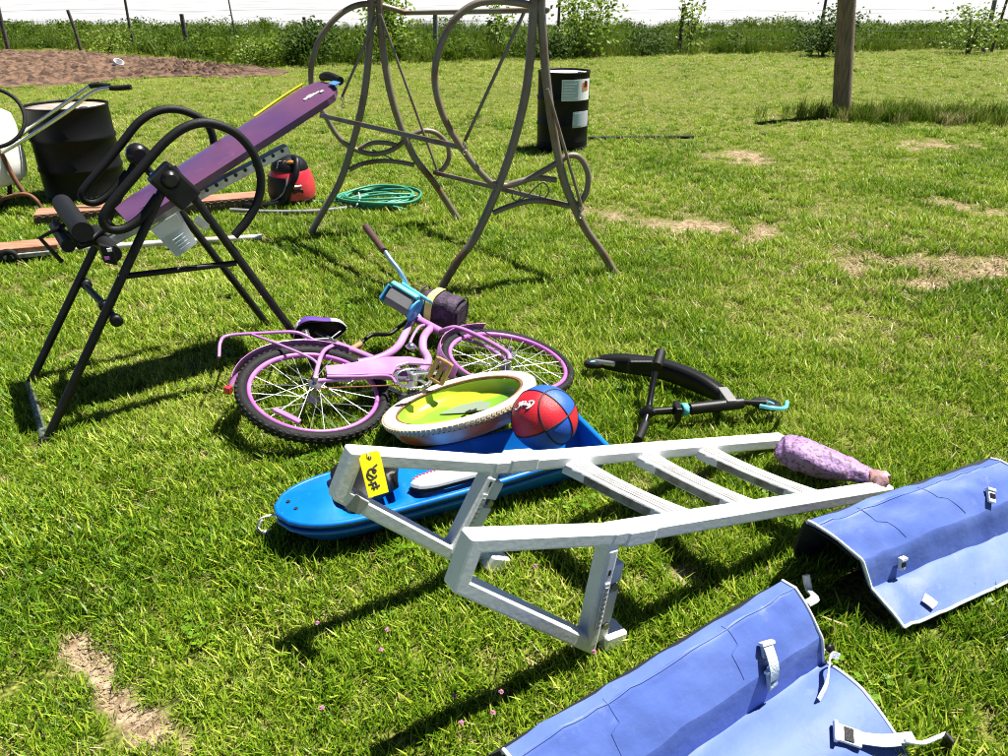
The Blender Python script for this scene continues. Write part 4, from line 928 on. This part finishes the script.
# treads with ribbed edges
tre = [((572, 461), (688, 518)), ((643, 454), (755, 508)), ((702, 448), (818, 497))]
for (a, b_) in tre:
    p, q = lf_(*a), ln_(*b_); d_ = (q - p).normalized(); p = p + d_ * .012; q = q - d_ * .012; aL = (enl + efl).normalized(); dn_ = V((.0, 0, 0)) + (ln_(886, 489) - ln_(620, 534)).normalized()
    wv = (dn_ - d_ * dn_.dot(d_)).normalized(); nn2 = d_.cross(wv); nn2 = nn2 if nn2.z > 0 else -nn2
    rows = []
    for i in range(13):
        t = i / 12; fl = 1 + .35 * abs(2 * t - 1) ** 3; c = interp(p, q, t) - nn2 * (.006 * math.sin(math.pi * t))
        rows.append([c + wv * (x * fl) + nn2 * (z) for x, z in ((-.036, -.026), (-.036, .0), (-.031, .008), (.028, .008), (.036, .0), (.036, -.026))])
    sg_ = (rows[0][3] - rows[0][2]).cross(rows[1][2] - rows[0][2]).dot(nn2)
    td = MB().sheet(rows, .006 if sg_ > 0 else -.006).build('tread', 'ladder_white', lad)
    for k in range(6):
        off = -.029 + .0068 * k
        T([interp(p, q, t) + wv * (off * (1 + .35 * abs(2 * t - 1) ** 3)) + nn2 * (.0082 - .006 * math.sin(math.pi * t)) for t in np.linspace(.03, .97, 14)], .0021, k=5).build('tread_rib', 'ladder_grip' if k % 2 == 0 else 'ladder_white', td)
    MB().bar(interp(p, q, .1) - wv * .037 - nn2 * .018, interp(p, q, .9) - wv * .037 - nn2 * .018, .022, .004, up=wv).build('tread_lip', 'ladder_grip', td)
MB().box(interp(lf_(786, 441), ln_(886, 489), .1), V((.03, .012, 0)), V((.02, -.03, 0)), V((0, 0, .02))).build('end_cap', 'ladder_white', lad, .006)
rail(interp(lf_(784, 441), ln_(888, 489), .06), interp(lf_(784, 441), ln_(888, 489), .94), .03, .03, 'end_rung', bev=.004)
# price tag
tn = V((enl.y, -enl.x, .75)).normalized(); tp0 = on_wall(369, 456, ff0 + V((enl.y, -enl.x, 0)) * .03, efl)
tf = lambda u, v: on_plane(u, v, tp0, tn)
pt_ = thing('price_tag', 'yellow paper price tag marked #82 hanging on the white ladder', 'tag', tf(369, 458))
MB().prism([tf(*x) for x in ((359, 459), (362, 454), (370, 452), (376, 450.5), (379.5, 452), (380.5, 456), (388.5, 492), (368.6, 498))], tn, .0015).build('tag_card', 'tag_yellow', pt_)
zt = lambda x, y: tf(350 + x / 12.6, 445 + y / 12.6) + tn * .0022
MB().ring(zt(245, 165), tn, .0035, .0012, k=14, kk=6).build('tag_hole', 'ink', pt_)
for S in ([(338, 246), (305, 272), (285, 302), (287, 335), (308, 348), (325, 325), (302, 306), (262, 302), (232, 322), (215, 362)], [(215, 362), (250, 378), (285, 400), (303, 412), (270, 437), (235, 430), (212, 395), (217, 362), (238, 345)], [(285, 400), (312, 408), (333, 390), (318, 384)], [(262, 462), (290, 515), (305, 565)], [(312, 465), (330, 500), (345, 548)], [(230, 500), (275, 490), (322, 462)], [(268, 545), (310, 530), (372, 506)]):
    T(spline([zt(*p) for p in S], 4), .0022, k=5).build('handwriting', 'ink', pt_)
T(spline([zt(245, 165), zt(215, 120) + tn * .004, tf(366, 449) - tn * .01, tf(368, 444) - tn * .03], 4), .0012, k=5).build('string', 'rope_white', pt_)

# ------------------------------------------------------------------ speckled lavender vase
va, vb = at(781, 448, .085), at(886, 482, .075); vd = (vb - va).normalized(); vl = (vb - va).length
vase = thing('lavender_bag', 'crumpled mottled lavender bag with gathered tan neck lying at the ladder end', 'bag', (va + vb) / 2)
prof = [(.012, -.014), (.045, -.008), (.062, .012), (.070, .045), (.072, .09), (.067, .14), (.058, .20), (.048, .25), (.038, .29), (.032, .315)]
k = vl / .37
vz = V((0, 0, 1)); vz = (vz - vd * vz.dot(vd)).normalized(); vy = vd.cross(vz)
def crumple(prof_, nm, mm, sd_, kk=34):
    rows = []
    for i, (r_, h_) in enumerate(prof_):
        rows.append([va + vd * (h_ * k + .006 * math.sin(3 * q + i)) + (vy * math.cos(q) + vz * (.72 * math.sin(q))) * (r_ * (1 + .16 * (float(vnoise(q * 2.2 + 50, i * .9 + sd_)) - .5) + .05 * math.sin(5 * q + i * .4))) for q in np.linspace(0, 6.2832, kk)])
    for r0 in rows: r0[-1] = r0[0].copy()
    mb_ = MB(); mb_.sheet(rows); mb_.add(rows[0][:-1], [tuple(range(kk - 1))]); mb_.add(rows[-1][:-1], [tuple(range(kk - 1))[::-1]]); mb_.build(nm, mm, vase)
pp = []
for i in range(len(prof) - 1):
    for q in range(3): pp.append((prof[i][0] + (prof[i + 1][0] - prof[i][0]) * q / 3, prof[i][1] + (prof[i + 1][1] - prof[i][1]) * q / 3))
crumple(pp + [prof[-1]], 'bag_body', 'lavender', 3)
crumple([(.030, .312), (.036, .32), (.030, .328), (.040, .338), (.035, .35), (.042, .362), (.03, .375)], 'bag_neck', 'lavender_torn', 8, 20)

# ------------------------------------------------------------------ folded black scooter
sct = thing('kick_scooter', 'folded black kick scooter with turquoise wheels lying on its side', 'scooter', at(690, 410))
def sp_(u, v, z): return at(u, v, z)
dk0, dk1 = sp_(592, 364, .07), sp_(722, 394, .07)
dpath = spline([sp_(600, 361, .07), sp_(630, 364, .075), (sp_(662, 369, .08)), sp_(695, 381, .08), sp_(724, 396, .075)], 6)
rows = []
for i, p in enumerate(dpath):
    a = (dpath[min(i + 1, len(dpath) - 1)] - dpath[max(i - 1, 0)]).normalized(); s2 = V((-a.y, a.x, 0)); t = i / (len(dpath) - 1); w = .036 * (1 - abs(2 * t - 1) ** 4 * .55)
    rows.append([p + V((0, 0, z * w)) + s2 * (x * .02) for x, z in ((-1, -1), (-1.2, 0), (-1, 1), (1, 1), (1.2, 0), (1, -1), (-1, -1))])
MB().sheet(rows, .003).build('deck', 'black_plastic', sct)
MB().box(sp_(640, 366, .12), V((.05, .0, 0)), V((0, .02, 0)), V((0, .0, .03))).build('brake_cover', 'black_plastic', sct, .008)
def swheel(c, n):
    w = MB(); w.ring(c, n, .043, .015, k=26, kk=8); o_ = w.build('wheel', 'black_rubber', sct)
    MB().ring(c, n, .032, .008, k=24, kk=6).build('rim', 'teal', o_); MB().lathe(c - V(n) * .014, n, [(.01, 0), (.01, .028)], k=10).build('wheel_hub', 'galv', o_)
swheel(sp_(597, 363, .062), V((-.1, .25, 1)).normalized()); swheel(sp_(766, 404, .062), V((.1, .2, 1)).normalized())
T([sp_(598, 362, .08), sp_(614, 364, .09)], .012, k=8).build('rear_fork', 'galv', sct)
T([sp_(648, 412, .07), sp_(690, 409, .075), sp_(722, 405, .08)], [.014, .016, .021], k=12).build('steering_tube', 'black_gloss', sct)
T([sp_(690, 409, .075), sp_(742, 403, .08)], .023, k=12).build('outer_tube', 'black_metal', sct)
MB().lathe(sp_(684, 409.5, .075), sp_(690, 409, .075) - sp_(684, 409.5, .075), [(.02, -.01), (.025, -.008), (.025, .012), (.02, .014)], k=16).build('clamp', 'teal', sct)
MB().box(sp_(677, 411, .075), V((.012, .0, 0)), V((0, .034, 0)), V((0, 0, .028))).build('clamp_lever', 'black_plastic', sct, .004)
MB().bar(sp_(722, 390, .09), sp_(732, 404, .09), .04, .03).build('hinge', 'grey_plastic', sct, .004)
T([sp_(742, 402, .08), sp_(766, 403, .085)], .012, k=8).build('front_fork', 'black_metal', sct)
T(spline([sp_(760, 406, .11), sp_(772, 408, .115), sp_(785, 408, .10), sp_(787, 402, .07)], 5), .008, k=8).build('front_fender', 'teal', sct)
T([sp_(655, 372, .18), sp_(650, 400, .10), sp_(648, 412, .075), sp_(643, 430, .05)], .012, k=10).build('handlebar', 'black_gloss', sct)
T([sp_(657, 366, .19), sp_(661, 352, .22)], .021, k=12).build('grip', 'black_foam', sct); T([sp_(645, 424, .055), sp_(638, 440, .045)], .017, k=12).build('grip', 'black_foam', sct)
MB().lathe(sp_(648, 412, .075) - V((.02, 0, .02)), (.5, 0, .5), [(.022, 0), (.026, .01), (.026, .04), (.02, .05)], k=14).build('stem_clamp', 'black_plastic', sct)

# ------------------------------------------------------------------ blue padded wraps
def pad(label, prof, back, axis, seed, tw, cut=(3, 15, 19)):
    base = V((prof[0].x, prof[0].y, 0)); t = thing('vinyl_pad', label, 'pad', base + axis * .5, 'blue vinyl pads with buckles')
    full = prof; nA = 28; rr_ = random.Random(seed); rows = []
    def wob(i, j): return .016 * (vnoise(i * .2 + seed, j * .14) - .5) + .007 * (vnoise(i * .6 + seed, j * .35 + 9) - .5) + .006 * abs(math.sin(i * .55 + j * .16 + seed + 2 * math.sin(i * .3))) ** 7
    for i in range(nA + 1):
        s_ = i / nA; rows.append([p + axis * s_ + tw * s_ + V((0, 0, float(wob(i, j)) * (1 if 0 < i < nA else .3))) for j, p in enumerate(full)])
    th_ = .011 if (rows[1][0] - rows[0][0]).cross(rows[0][1] - rows[0][0]).z < 0 else -.011
    body = MB(); cc_ = (0,) + cut + (len(full) - 1,)
    for j0, j1 in zip(cc_[:-1], cc_[1:]): body.sheet([r0[j0:j1 + 1] for r0 in rows], th_)
    bo = body.build('pad_panel', 'pad_blue', t)
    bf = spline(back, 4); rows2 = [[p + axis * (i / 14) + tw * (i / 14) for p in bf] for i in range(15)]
    MB().sheet(rows2, .010).build('back_panel', 'pad_hollow_shade', t)
    MB().sheet([[p + V((0, 0, -.016)) for p in r0[1:14]] for r0 in rows], .003).build('hollow_sheet', 'pad_hollow_shade', t)  # dark sheet added under the panel to deepen the shade in the hollow
    for e in (rows[0], rows[-1], [r0[-1] for r0 in rows]): T(e, .0042, k=7).build('edge_piping', 'piping', t)
    T([r0[4] + V((0, 0, .0005)) for r0 in rows], .0014, k=5).build('seam', 'pad_blue', t)
    for i in (rr_.randint(6, 9), rr_.randint(15, 20)):
        T([rows[i + (1 if j > 8 else 0)][j] + V((0, 0, .0004)) for j in range(2, 15)], .0011, k=5).build('crease', 'pad_blue', t)
    return t, rows
def seg(p, q, n, bow_=0.): return [interp(p, q, i / n) + V((0, 0, bow_ * math.sin(math.pi * i / n))) for i in range(n + 1)]
pf2 = seg(at(808, 522, .245), at(816, 525, .252), 3) + seg(at(817, 526, .252), at(861, 559, .18), 11, .006) + seg(at(863, 562, .172), at(871, 588, .086), 3)[:] + seg(at(873, 590, .086), at(904, 628, .045), 8, .004)
r2 = at(808, 522, .25)
pad2, rows_b = pad('blue padded vinyl wrap standing open behind the other, left end showing dark inside', pf2, [r2 + V((.002, .006, -.012)), r2 + V((.012, .05, -.10)), r2 + V((.05, .12, -.22)), r2 + V((.09, .09, -.245))], V((.655, .30, 0)), 2, V((0, .0, 0)))
r1 = at(782, 581, .25)
pf1 = seg(r1, at(793, 587, .255), 3) + seg(at(795, 588, .254), at(821, 636, .15), 11, .006) + seg(at(822, 640, .138), at(823, 662, .064), 3) + seg(at(827, 663, .064), at(858, 685, .082), 5, .004) + seg(at(863, 690, .081), at(907, 754, .025), 6, .006)
pad1, rows_a = pad('blue padded vinyl wrap with buckle straps nearest the camera at the bottom edge', pf1, [r1 + V((-.006, .006, -.012)), r1 + V((-.06, .04, -.10)), r1 + V((-.09, .06, -.2)), r1 + V((-.04, .03, -.24))], V((-.66, -.42, -.03)), 5, V((0, 0, 0)))
for rows_ in (rows_a, rows_b): keep_out([rows_[0][0], rows_[-1][0], rows_[-1][-1], rows_[0][-1]])
def on_pad(rows_, u, v, lift=.006):   # nearest surface point of the pad under the pixel
    d = ray(u, v).normalized(); o_ = V((0, 0, H)); best = None
    for i in range(len(rows_) - 1):
        for j in range(len(rows_[0]) - 1):
            c = (rows_[i][j] + rows_[i + 1][j + 1]) / 2; t = (c - o_).dot(d); e = ((o_ + d * t) - c).length + t * .02
            if best is None or e < best[0]: best = (e, c, (rows_[i + 1][j] - rows_[i][j]).cross(rows_[i][j + 1] - rows_[i][j]).normalized(), t)
    _, c, n, t = best; n = n if n.z > 0 else -n
    return on_plane(u, v, c, n) + n * lift, n
def strap(t, rows_, pix, w, m, name, lift=.006, th=.003):
    pts = [on_pad(rows_, u, v, lift + (p[0] if p else 0)) for (u, v, *p) in pix]; L_ = []; q = spline([p for p, n in pts], 4); n = pts[0][1]; rows3 = []
    for i, p in enumerate(q):
        a = (q[min(i + 1, len(q) - 1)] - q[max(i - 1, 0)]).normalized(); s2 = n.cross(a).normalized(); rows3.append([p + s2 * w * x for x in (-.5, 0, .5)])
    return MB().sheet(rows3, th).build(name, m, t)
def buckle(t, rows_, u, v, u2, v2, w, m='strap'):
    p, n = on_pad(rows_, u, v, .010); q, _ = on_pad(rows_, u2, v2, .010); a = (q - p); l = a.length; a.normalize(); s2 = n.cross(a).normalized()
    b_ = MB(); b_.box((p + q) / 2, a * l / 2, s2 * w / 2, n * .005); bo = b_.build('buckle', m, t, .002)
    MB().box((p + q) / 2 + n * .006, a * l * .18, s2 * w * .4, n * .0015).build('buckle_slot', 'black_plastic', bo)
    MB().box(p + n * .002, a * .004, s2 * w * .6, n * .007).build('buckle_bar', 'strap_white', bo, .001)
strap(pad1, rows_a, [(762, 640, .004), (764, 652, .012), (767, 668, .014), (769, 686, .002)], .026, 'strap', 'strap')
buckle(pad1, rows_a, 763, 642, 765, 656, .030); buckle(pad1, rows_a, 767, 668, 769, 684, .028)
strap(pad1, rows_a, [(829, 650, .02), (832, 668, .03), (828, 688, .02), (818, 702, .002)], .016, 'strap_white', 'strap')
MB().lathe(at(828, 648, .10), (.4, -.6, .5), [(.006, 0), (.011, .003), (.011, .01), (.005, .012)], k=16).build('snap_ring', 'black_plastic', pad1)
buckle(pad1, rows_a, 834, 733, 858, 741, .036, 'strap_white')
strap(pad1, rows_a, [(858, 740, .004), (880, 742, .012), (905, 741, .02)], .026, 'strap', 'strap')
T(spline([at(905, 741, .07), at(922, 743, .06), at(936, 738, .05), at(946, 734, .045)], 5), .005, k=7).build('strap_end', 'strap_white', pad1)
MB().box(at(947, 744, .04), V((.004, .003, 0)), V((.003, -.012, 0)), V((0, 0, .024))).build('buckle', 'black_plastic', pad1, .002)
buckle(pad2, rows_b, 987, 491, 989, 503, .022, 'strap_white'); buckle(pad2, rows_b, 899, 557, 898, 568, .018, 'strap_white'); strap(pad2, rows_b, [(922, 598), (928, 602), (934, 607)], .026, 'strap_white', 'strap')
T(spline([at(806, 575, .10), at(809, 590, .07), at(815, 598, .10), at(806, 604, .12)], 4), .012, k=8, flat=.5).build('loose_strap', 'strap_white', pad2)

# ------------------------------------------------------------------ shrubs along the fence
def shrub(name, c, hgt, wid, nl, leaf, m, label, cat, grp, seed, stems=5, open_=0.):
    r_ = random.Random(seed); t = thing(name, label, cat, c, grp); c = V(c); tips = []
    sm = MB()
    for i in range(stems):
        a = r_.uniform(0, 6.28); ln = r_.uniform(.2, 1) * wid * .5; hh = hgt * r_.uniform(.6, 1.0)
        mid = c + V((math.cos(a) * ln * .3, math.sin(a) * ln * .3, hh * .5)); tip = c + V((math.cos(a) * ln, math.sin(a) * ln, hh))
        sm.tube(spline([c + V((r_.uniform(-.05, .05), r_.uniform(-.05, .05), -.05)), mid, tip], 4), [.018 * (1 - .09 * k) for k in range(9)], k=5); tips.append((c, mid, tip))
    sm.build('trunk', 'bark', t)
    lv = MB(); val = []
    for i in range(nl):
        s_, mid, tip = r_.choice(tips); k = r_.uniform(.15, 1.03)
        p = interp(interp(s_, mid, min(1, k * 2)), interp(mid, tip, max(0, k * 2 - 1)), .5 if k < .5 else 1) if k > .5 else interp(s_, mid, k * 2)
        sp2 = wid * .24 * (1.1 - .6 * k) * (1 - open_ * .5)
        p = p + V((r_.gauss(0, sp2), r_.gauss(0, sp2), r_.gauss(0, hgt * .06)))
        if p.z < .03: p.z = r_.uniform(.03, .3)
        a = V((r_.gauss(0, 1), r_.gauss(0, 1), r_.gauss(0, .6))).normalized(); b_ = a.orthogonal().normalized(); n = a.cross(b_); l = leaf * r_.uniform(.6, 1.3)
        lv.add([p - a * l * .5, p + b_ * l * .32 + n * l * .08, p + a * l * .5, p - b_ * l * .32 + n * l * .08], [(0, 1, 2), (0, 2, 3)]); val += [min(1, max(0, r_.gauss(.5, .25)))] * 4
    o = lv.build('crown', m, t); o.data.attributes.new('rnd', 'FLOAT', 'POINT').data.foreach_set('value', val)
    return t
def gx_(u, y): return at_depth(u, 50, y).x
for (nm, u, y, hg, wd, nl, lf, mm, lb, ct_, st, op) in [
    ('leafy_sapling', 388, 18.7, 1.5, 1.5, 1200, .12, 'leaf_bright', 'bright leafy sapling behind the left legs of the swing frame', 'sapling', 6, .2),
    ('leafy_sapling', 497, 19.5, 1.5, .9, 240, .12, 'leaf_bright', 'thin leafy sapling inside the right hoop of the swing frame', 'sapling', 4, .4),
    ('leafy_sapling', 584, 19.3, 1.6, 1.8, 1100, .12, 'leaf_bright', 'tall airy sapling above the labelled black drum', 'sapling', 6, .2),
    ('leafy_sapling', 690, 20.2, 1.4, .9, 230, .12, 'leaf_bright', 'thin yellowish sapling beside the fence post left of the round wooden post', 'sapling', 4, .4),
    ('green_shrub', 302, 17.4, .85, 1.5, 2400, .08, 'leaf_dark', 'dark rounded shrub left of the swing hoop at the fence', 'shrub', 8, 0),
    ('green_shrub', 822, 19.4, 1.1, 1.5, 1300, .10, 'leaf_dark', 'dark green shrub growing just behind the round wooden post', 'shrub', 8, 0),
    ('green_shrub', 968, 20.3, 1.05, 1.7, 900, .10, 'leaf_bright', 'yellow green shrub at the fence near the right edge', 'shrub', 8, 0),
    ('green_shrub', 268, 17.6, .6, 1.5, 1500, .075, 'leaf_bright', 'low bright shrub at the end of the dug soil', 'shrub', 7, 0),
    ('green_shrub', 650, 19.7, .55, 1.5, 1300, .075, 'leaf_dark', 'low dark shrub at the fence right of the labelled drum', 'shrub', 7, 0),
    ('green_shrub', 548, 18.9, .6, 1.6, 1500, .08, 'leaf_dark', 'low dark shrub behind the right legs of the swing frame', 'shrub', 7, 0),
    ('green_shrub', 110, 20.2, .55, 1.2, 800, .07, 'leaf_bright', 'small bright shrub behind the brown dug soil', 'shrub', 6, 0)]:
    shrub(nm, (gx_(u, y), y, 0), hg, wd, nl, lf, mm, lb, ct_, 'saplings along the fence' if 'sapling' in nm else 'shrubs along the fence', int(u), st, op)

# ------------------------------------------------------------------ clover heads in the lawn
ch = MB(); rr_ = random.Random(4)
for i in range(46):
    a = rr_.uniform(0, 6.28); e = rr_.uniform(-.3, 1.4); d_ = V((math.cos(a) * math.cos(e), math.sin(a) * math.cos(e), math.sin(e))); ch.tube([d_ * .003, d_ * .0085], [.0022, .0007], k=4)
chm = ch.mesh(); chm.materials.append(M['clover']); stm = T([V((0, 0, -.07)), V((.004, 0, -.03)), V((0, 0, 0))], .0011, k=5).mesh(); stm.materials.append(M['clover_stem'])
for (u, v) in ((317, 623), (381, 650), (454, 696), (501, 692), (493, 713), (461, 723), (594, 652), (535, 566), (387, 630), (322, 708), (290, 440), (958, 337), (984, 366), (975, 343)):
    p = at(u, v, .062); t = thing('clover_flower', 'small pink clover blossom standing in the short grass', 'flower', (p.x, p.y, 0), 'pink clover blossoms in the lawn')
    for nm, m_ in (('flower_head', chm), ('stem', stm)):
        o = bpy.data.objects.new(nm, m_); COL.objects.link(o); o.parent = t; o.location = (0, 0, .062); o.scale = (1, 1, 1) if nm == 'stem' else (.75,) * 3; o.rotation_euler = (rr_.uniform(-.3, .3) if nm != 'stem' else 0, 0, rr_.uniform(0, 6))

# ------------------------------------------------------------------ grass and weeds
def leaf_clump(name, nl, seed):
    r_ = random.Random(seed); vv = []; f = []; rv = []
    for i in range(nl):
        p = V((r_.gauss(0, .12), r_.gauss(0, .12), r_.uniform(.03, .5))); a = V((r_.gauss(0, 1), r_.gauss(0, 1), r_.gauss(0, .5))).normalized(); b_ = a.orthogonal().normalized(); l = r_.uniform(.03, .07)
        o_ = len(vv); vv += [tuple(p - a * l), tuple(p + b_ * l * .5), tuple(p + a * l), tuple(p - b_ * l * .5)]; f += [(o_, o_ + 1, o_ + 2), (o_, o_ + 2, o_ + 3)]; rv += [min(1, max(0, r_.gauss(.4, .22)))] * 4
    me = bpy.data.meshes.new(name); me.from_pydata(vv, [], f); me.attributes.new('rnd', 'FLOAT', 'POINT').data.foreach_set('value', rv); me.materials.append(M['weeds']); return me
def clover_clump(name, nl):
    r_ = random.Random(77); vv = []; f = []; rv = []
    for i in range(nl):
        c = V((r_.gauss(0, .03), r_.gauss(0, .03), r_.uniform(.012, .035))); tw_ = r_.uniform(0, 6.28)
        for q in range(3):
            a = tw_ + q * 2.094; d = V((math.cos(a), math.sin(a), r_.uniform(-.1, .3))); s2 = V((-math.sin(a), math.cos(a), 0)); l = r_.uniform(.010, .016); o_ = len(vv)
            vv += [tuple(c), tuple(c + d * l * .6 + s2 * l * .5), tuple(c + d * l), tuple(c + d * l * .6 - s2 * l * .5)]; f += [(o_, o_ + 1, o_ + 2, o_ + 3)]; rv += [r_.uniform(.15, .5)] * 4
    me = bpy.data.meshes.new(name); me.from_pydata(vv, [], f); me.attributes.new('rnd', 'FLOAT', 'POINT').data.foreach_set('value', rv); me.materials.append(M['grass']); return me
def sample(y0, y1, dens, marg=.35):
    wid = lambda y: .86 * (y + .6) + marg + .45
    area = (y1 - y0) * (wid(y0) + wid(y1)); n = int(area * dens); wm_ = wid(y1)
    x = NP.uniform(-wm_, wm_, n * 2); y = NP.uniform(y0, y1, n * 2); k = np.abs(x) < wid(y); x, y = x[k][:n], y[k][:n]; return x, y
src = [blade_mesh('g%d' % i, 38, .040, .018, .056, .0040, .8, 'grass', 100 + i, .07) for i in range(7)] + [blade_mesh('g7', 20, .05, .014, .034, .0035, 1.5, 'grass_dry', 107), blade_mesh('g8', 24, .05, .014, .034, .0036, 1.3, 'grass_far', 108), blade_mesh('g9', 24, .05, .014, .036, .0036, 1.3, 'grass_far', 109), blade_mesh('g10', 16, .07, .006, .016, .0030, 4.5, 'grass_dry', 110), clover_clump('g11', 12)]
XS, YS, SS, PK = [], [], [], []
for (y0, y1, dens, s0_) in ((.3, 2.0, 1500, 1.0), (2.0, 3.2, 1300, 1.05), (3.2, 5, 700, 1.1), (5, 8, 420, 1.2), (8, 13, 220, 1.5), (13, 20.5, 95, 2.0)):
    x, y = sample(y0, y1, dens); n = len(x)
    bm_ = bare_mask(x, y); e0, e1 = bed_edge(x); inbed = (y > e0) & (y < e1) & (x < -1.3)
    ok = (NP.random(n) > np.sqrt(bm_) * .97) & ~inbed
    for poly in KEEP: ok &= ~inside(x, y, poly)
    x, y, bm_ = x[ok], y[ok], bm_[ok]; n = len(x)
    tuft = fbm(x * 2.3, y * 2.3, 40, 3); far = np.clip((y - 4.5) / 7, 0, 1)
    sc_ = s0_ * NP.uniform(.65, 1.2, n) * (.55 + 1.0 * tuft) * (1 - .35 * far)
    far = np.clip((y - 4.5) / 7, 0, 1); dzone = np.exp(-(((x - 2.3) / 1.7) ** 2 + ((y - 4.6) / 1.6) ** 2)); dry = NP.random(n) < (.17 + .3 * dzone + .25 * np.clip(fbm(x * .12, y * .8, 33, 3) - .45, 0, 1) * 1.5 * far + .2 * np.clip(fbm(x * .9, y * .9, 60, 3) - .42, 0, 1) * 2 + .5 * (bm_ > .02))
    pk = NP.integers(0, 7, n); isf = NP.random(n) < far * .8; pk = np.where(isf, NP.integers(8, 10, n), pk); pk = np.where(dry, np.where(NP.random(n) < .5, 7, 10), pk); pk = np.where(NP.random(n) < .006, 11, pk)
    XS.append(x); YS.append(y); SS.append(sc_); PK.append(pk)
X_, Y_ = np.concatenate(XS), np.concatenate(YS)
scatter('lawn_grass', 'short uneven green lawn grass with dry yellow blades', src, np.column_stack([X_, Y_]), np.concatenate(SS), np.concatenate(PK), (fbm(X_ * 2.2, Y_ * 2.2, 21) - .5) * .03 * np.clip(1.5 - Y_ / 30, 0, 1) - .006)
# long weeds along the fence and round the post
wsrc = [blade_mesh('w%d' % i, 34, .16, .30, .62, .013, .45, 'weeds', 200 + i, .10) for i in range(3)] + [leaf_clump('w%d' % i, 70, 300 + i) for i in (3, 4)]
n = 11000; x = NP.uniform(-20, 20, n); y = 19.3 + np.abs(NP.normal(0, 1, n)) * 1.0 + NP.uniform(0, 1, n) ** .7 * 7.5
yn = np.interp(x, [-20, -11, -4.5, 0, 5, 13, 20], [21.2, 21.0, 16.2, 18.2, 19.6, 21.3, 23]); y = yn + np.abs(NP.normal(0, .7, n)) + NP.uniform(0, 1, n) ** 1.2 * (30 - yn); s_ = NP.uniform(.4, 1.05, n) * (.25 + 1.1 * fbm(x * .7, y * .7, 70, 3)); pk = np.where(NP.random(n) < .22, NP.integers(3, 5, n), NP.integers(0, 3, n))
scatter('tall_weeds', 'band of tall green weeds growing along the wire fence', wsrc, np.column_stack([x, y]), s_, pk)
n = 420; px_ = at(905, 122); x = np.concatenate([NP.normal(pb.x + .5, .55, 200), NP.normal(px_.x + .1, .35, 120), NP.normal(at(1000, 122).x, .4, 100)]); y = np.concatenate([NP.normal(pb.y - .05, .18, 200), NP.normal(px_.y + .1, .2, 120), NP.normal(9.8, .3, 100)])
k = np.hypot(x - pb.x, y - pb.y) > .12; x, y = x[k], y[k]
scatter('post_weeds', 'clump of long grass growing at the foot of the round wooden post', wsrc[:3] + [blade_mesh('w9', 30, .16, .2, .45, .010, .7, 'grass_dry', 209)], np.column_stack([x, y]), NP.uniform(.35, .9, len(x)) * .6, np.where(NP.random(len(x)) < .25, 3, NP.integers(0, 3, len(x))))
# crumbs of soil on the bare ground
def clod(name, seed):
    r_ = random.Random(seed); bm = bmesh.new(); bmesh.ops.create_icosphere(bm, subdivisions=1, radius=1)
    for v_ in bm.verts: v_.co *= r_.uniform(.6, 1.1); v_.co.z *= .7
    me = bpy.data.meshes.new(name); bm.to_mesh(me); bm.free(); me.materials.append(M['crumb']); return me
x = []; y = []
for (y0, y1, dens) in ((.5, 1.8, 9000), (2.2, 7, 1800)):
    xx, yy = sample(y0, y1, dens); k = bare_mask(xx, yy) > .25; x.append(xx[k]); y.append(yy[k])
x, y = np.concatenate(x), np.concatenate(y)
o = scatter('soil_crumbs', 'loose crumbs of dry soil on the bare patches', [clod('c%d' % i, i) for i in range(4)], np.column_stack([x, y]), .0015 + .008 * NP.random(len(x)) ** 4 + .0006 * y, NP.integers(0, 4, len(x)), np.full(len(x), -.012)); o['category'] = 'soil'
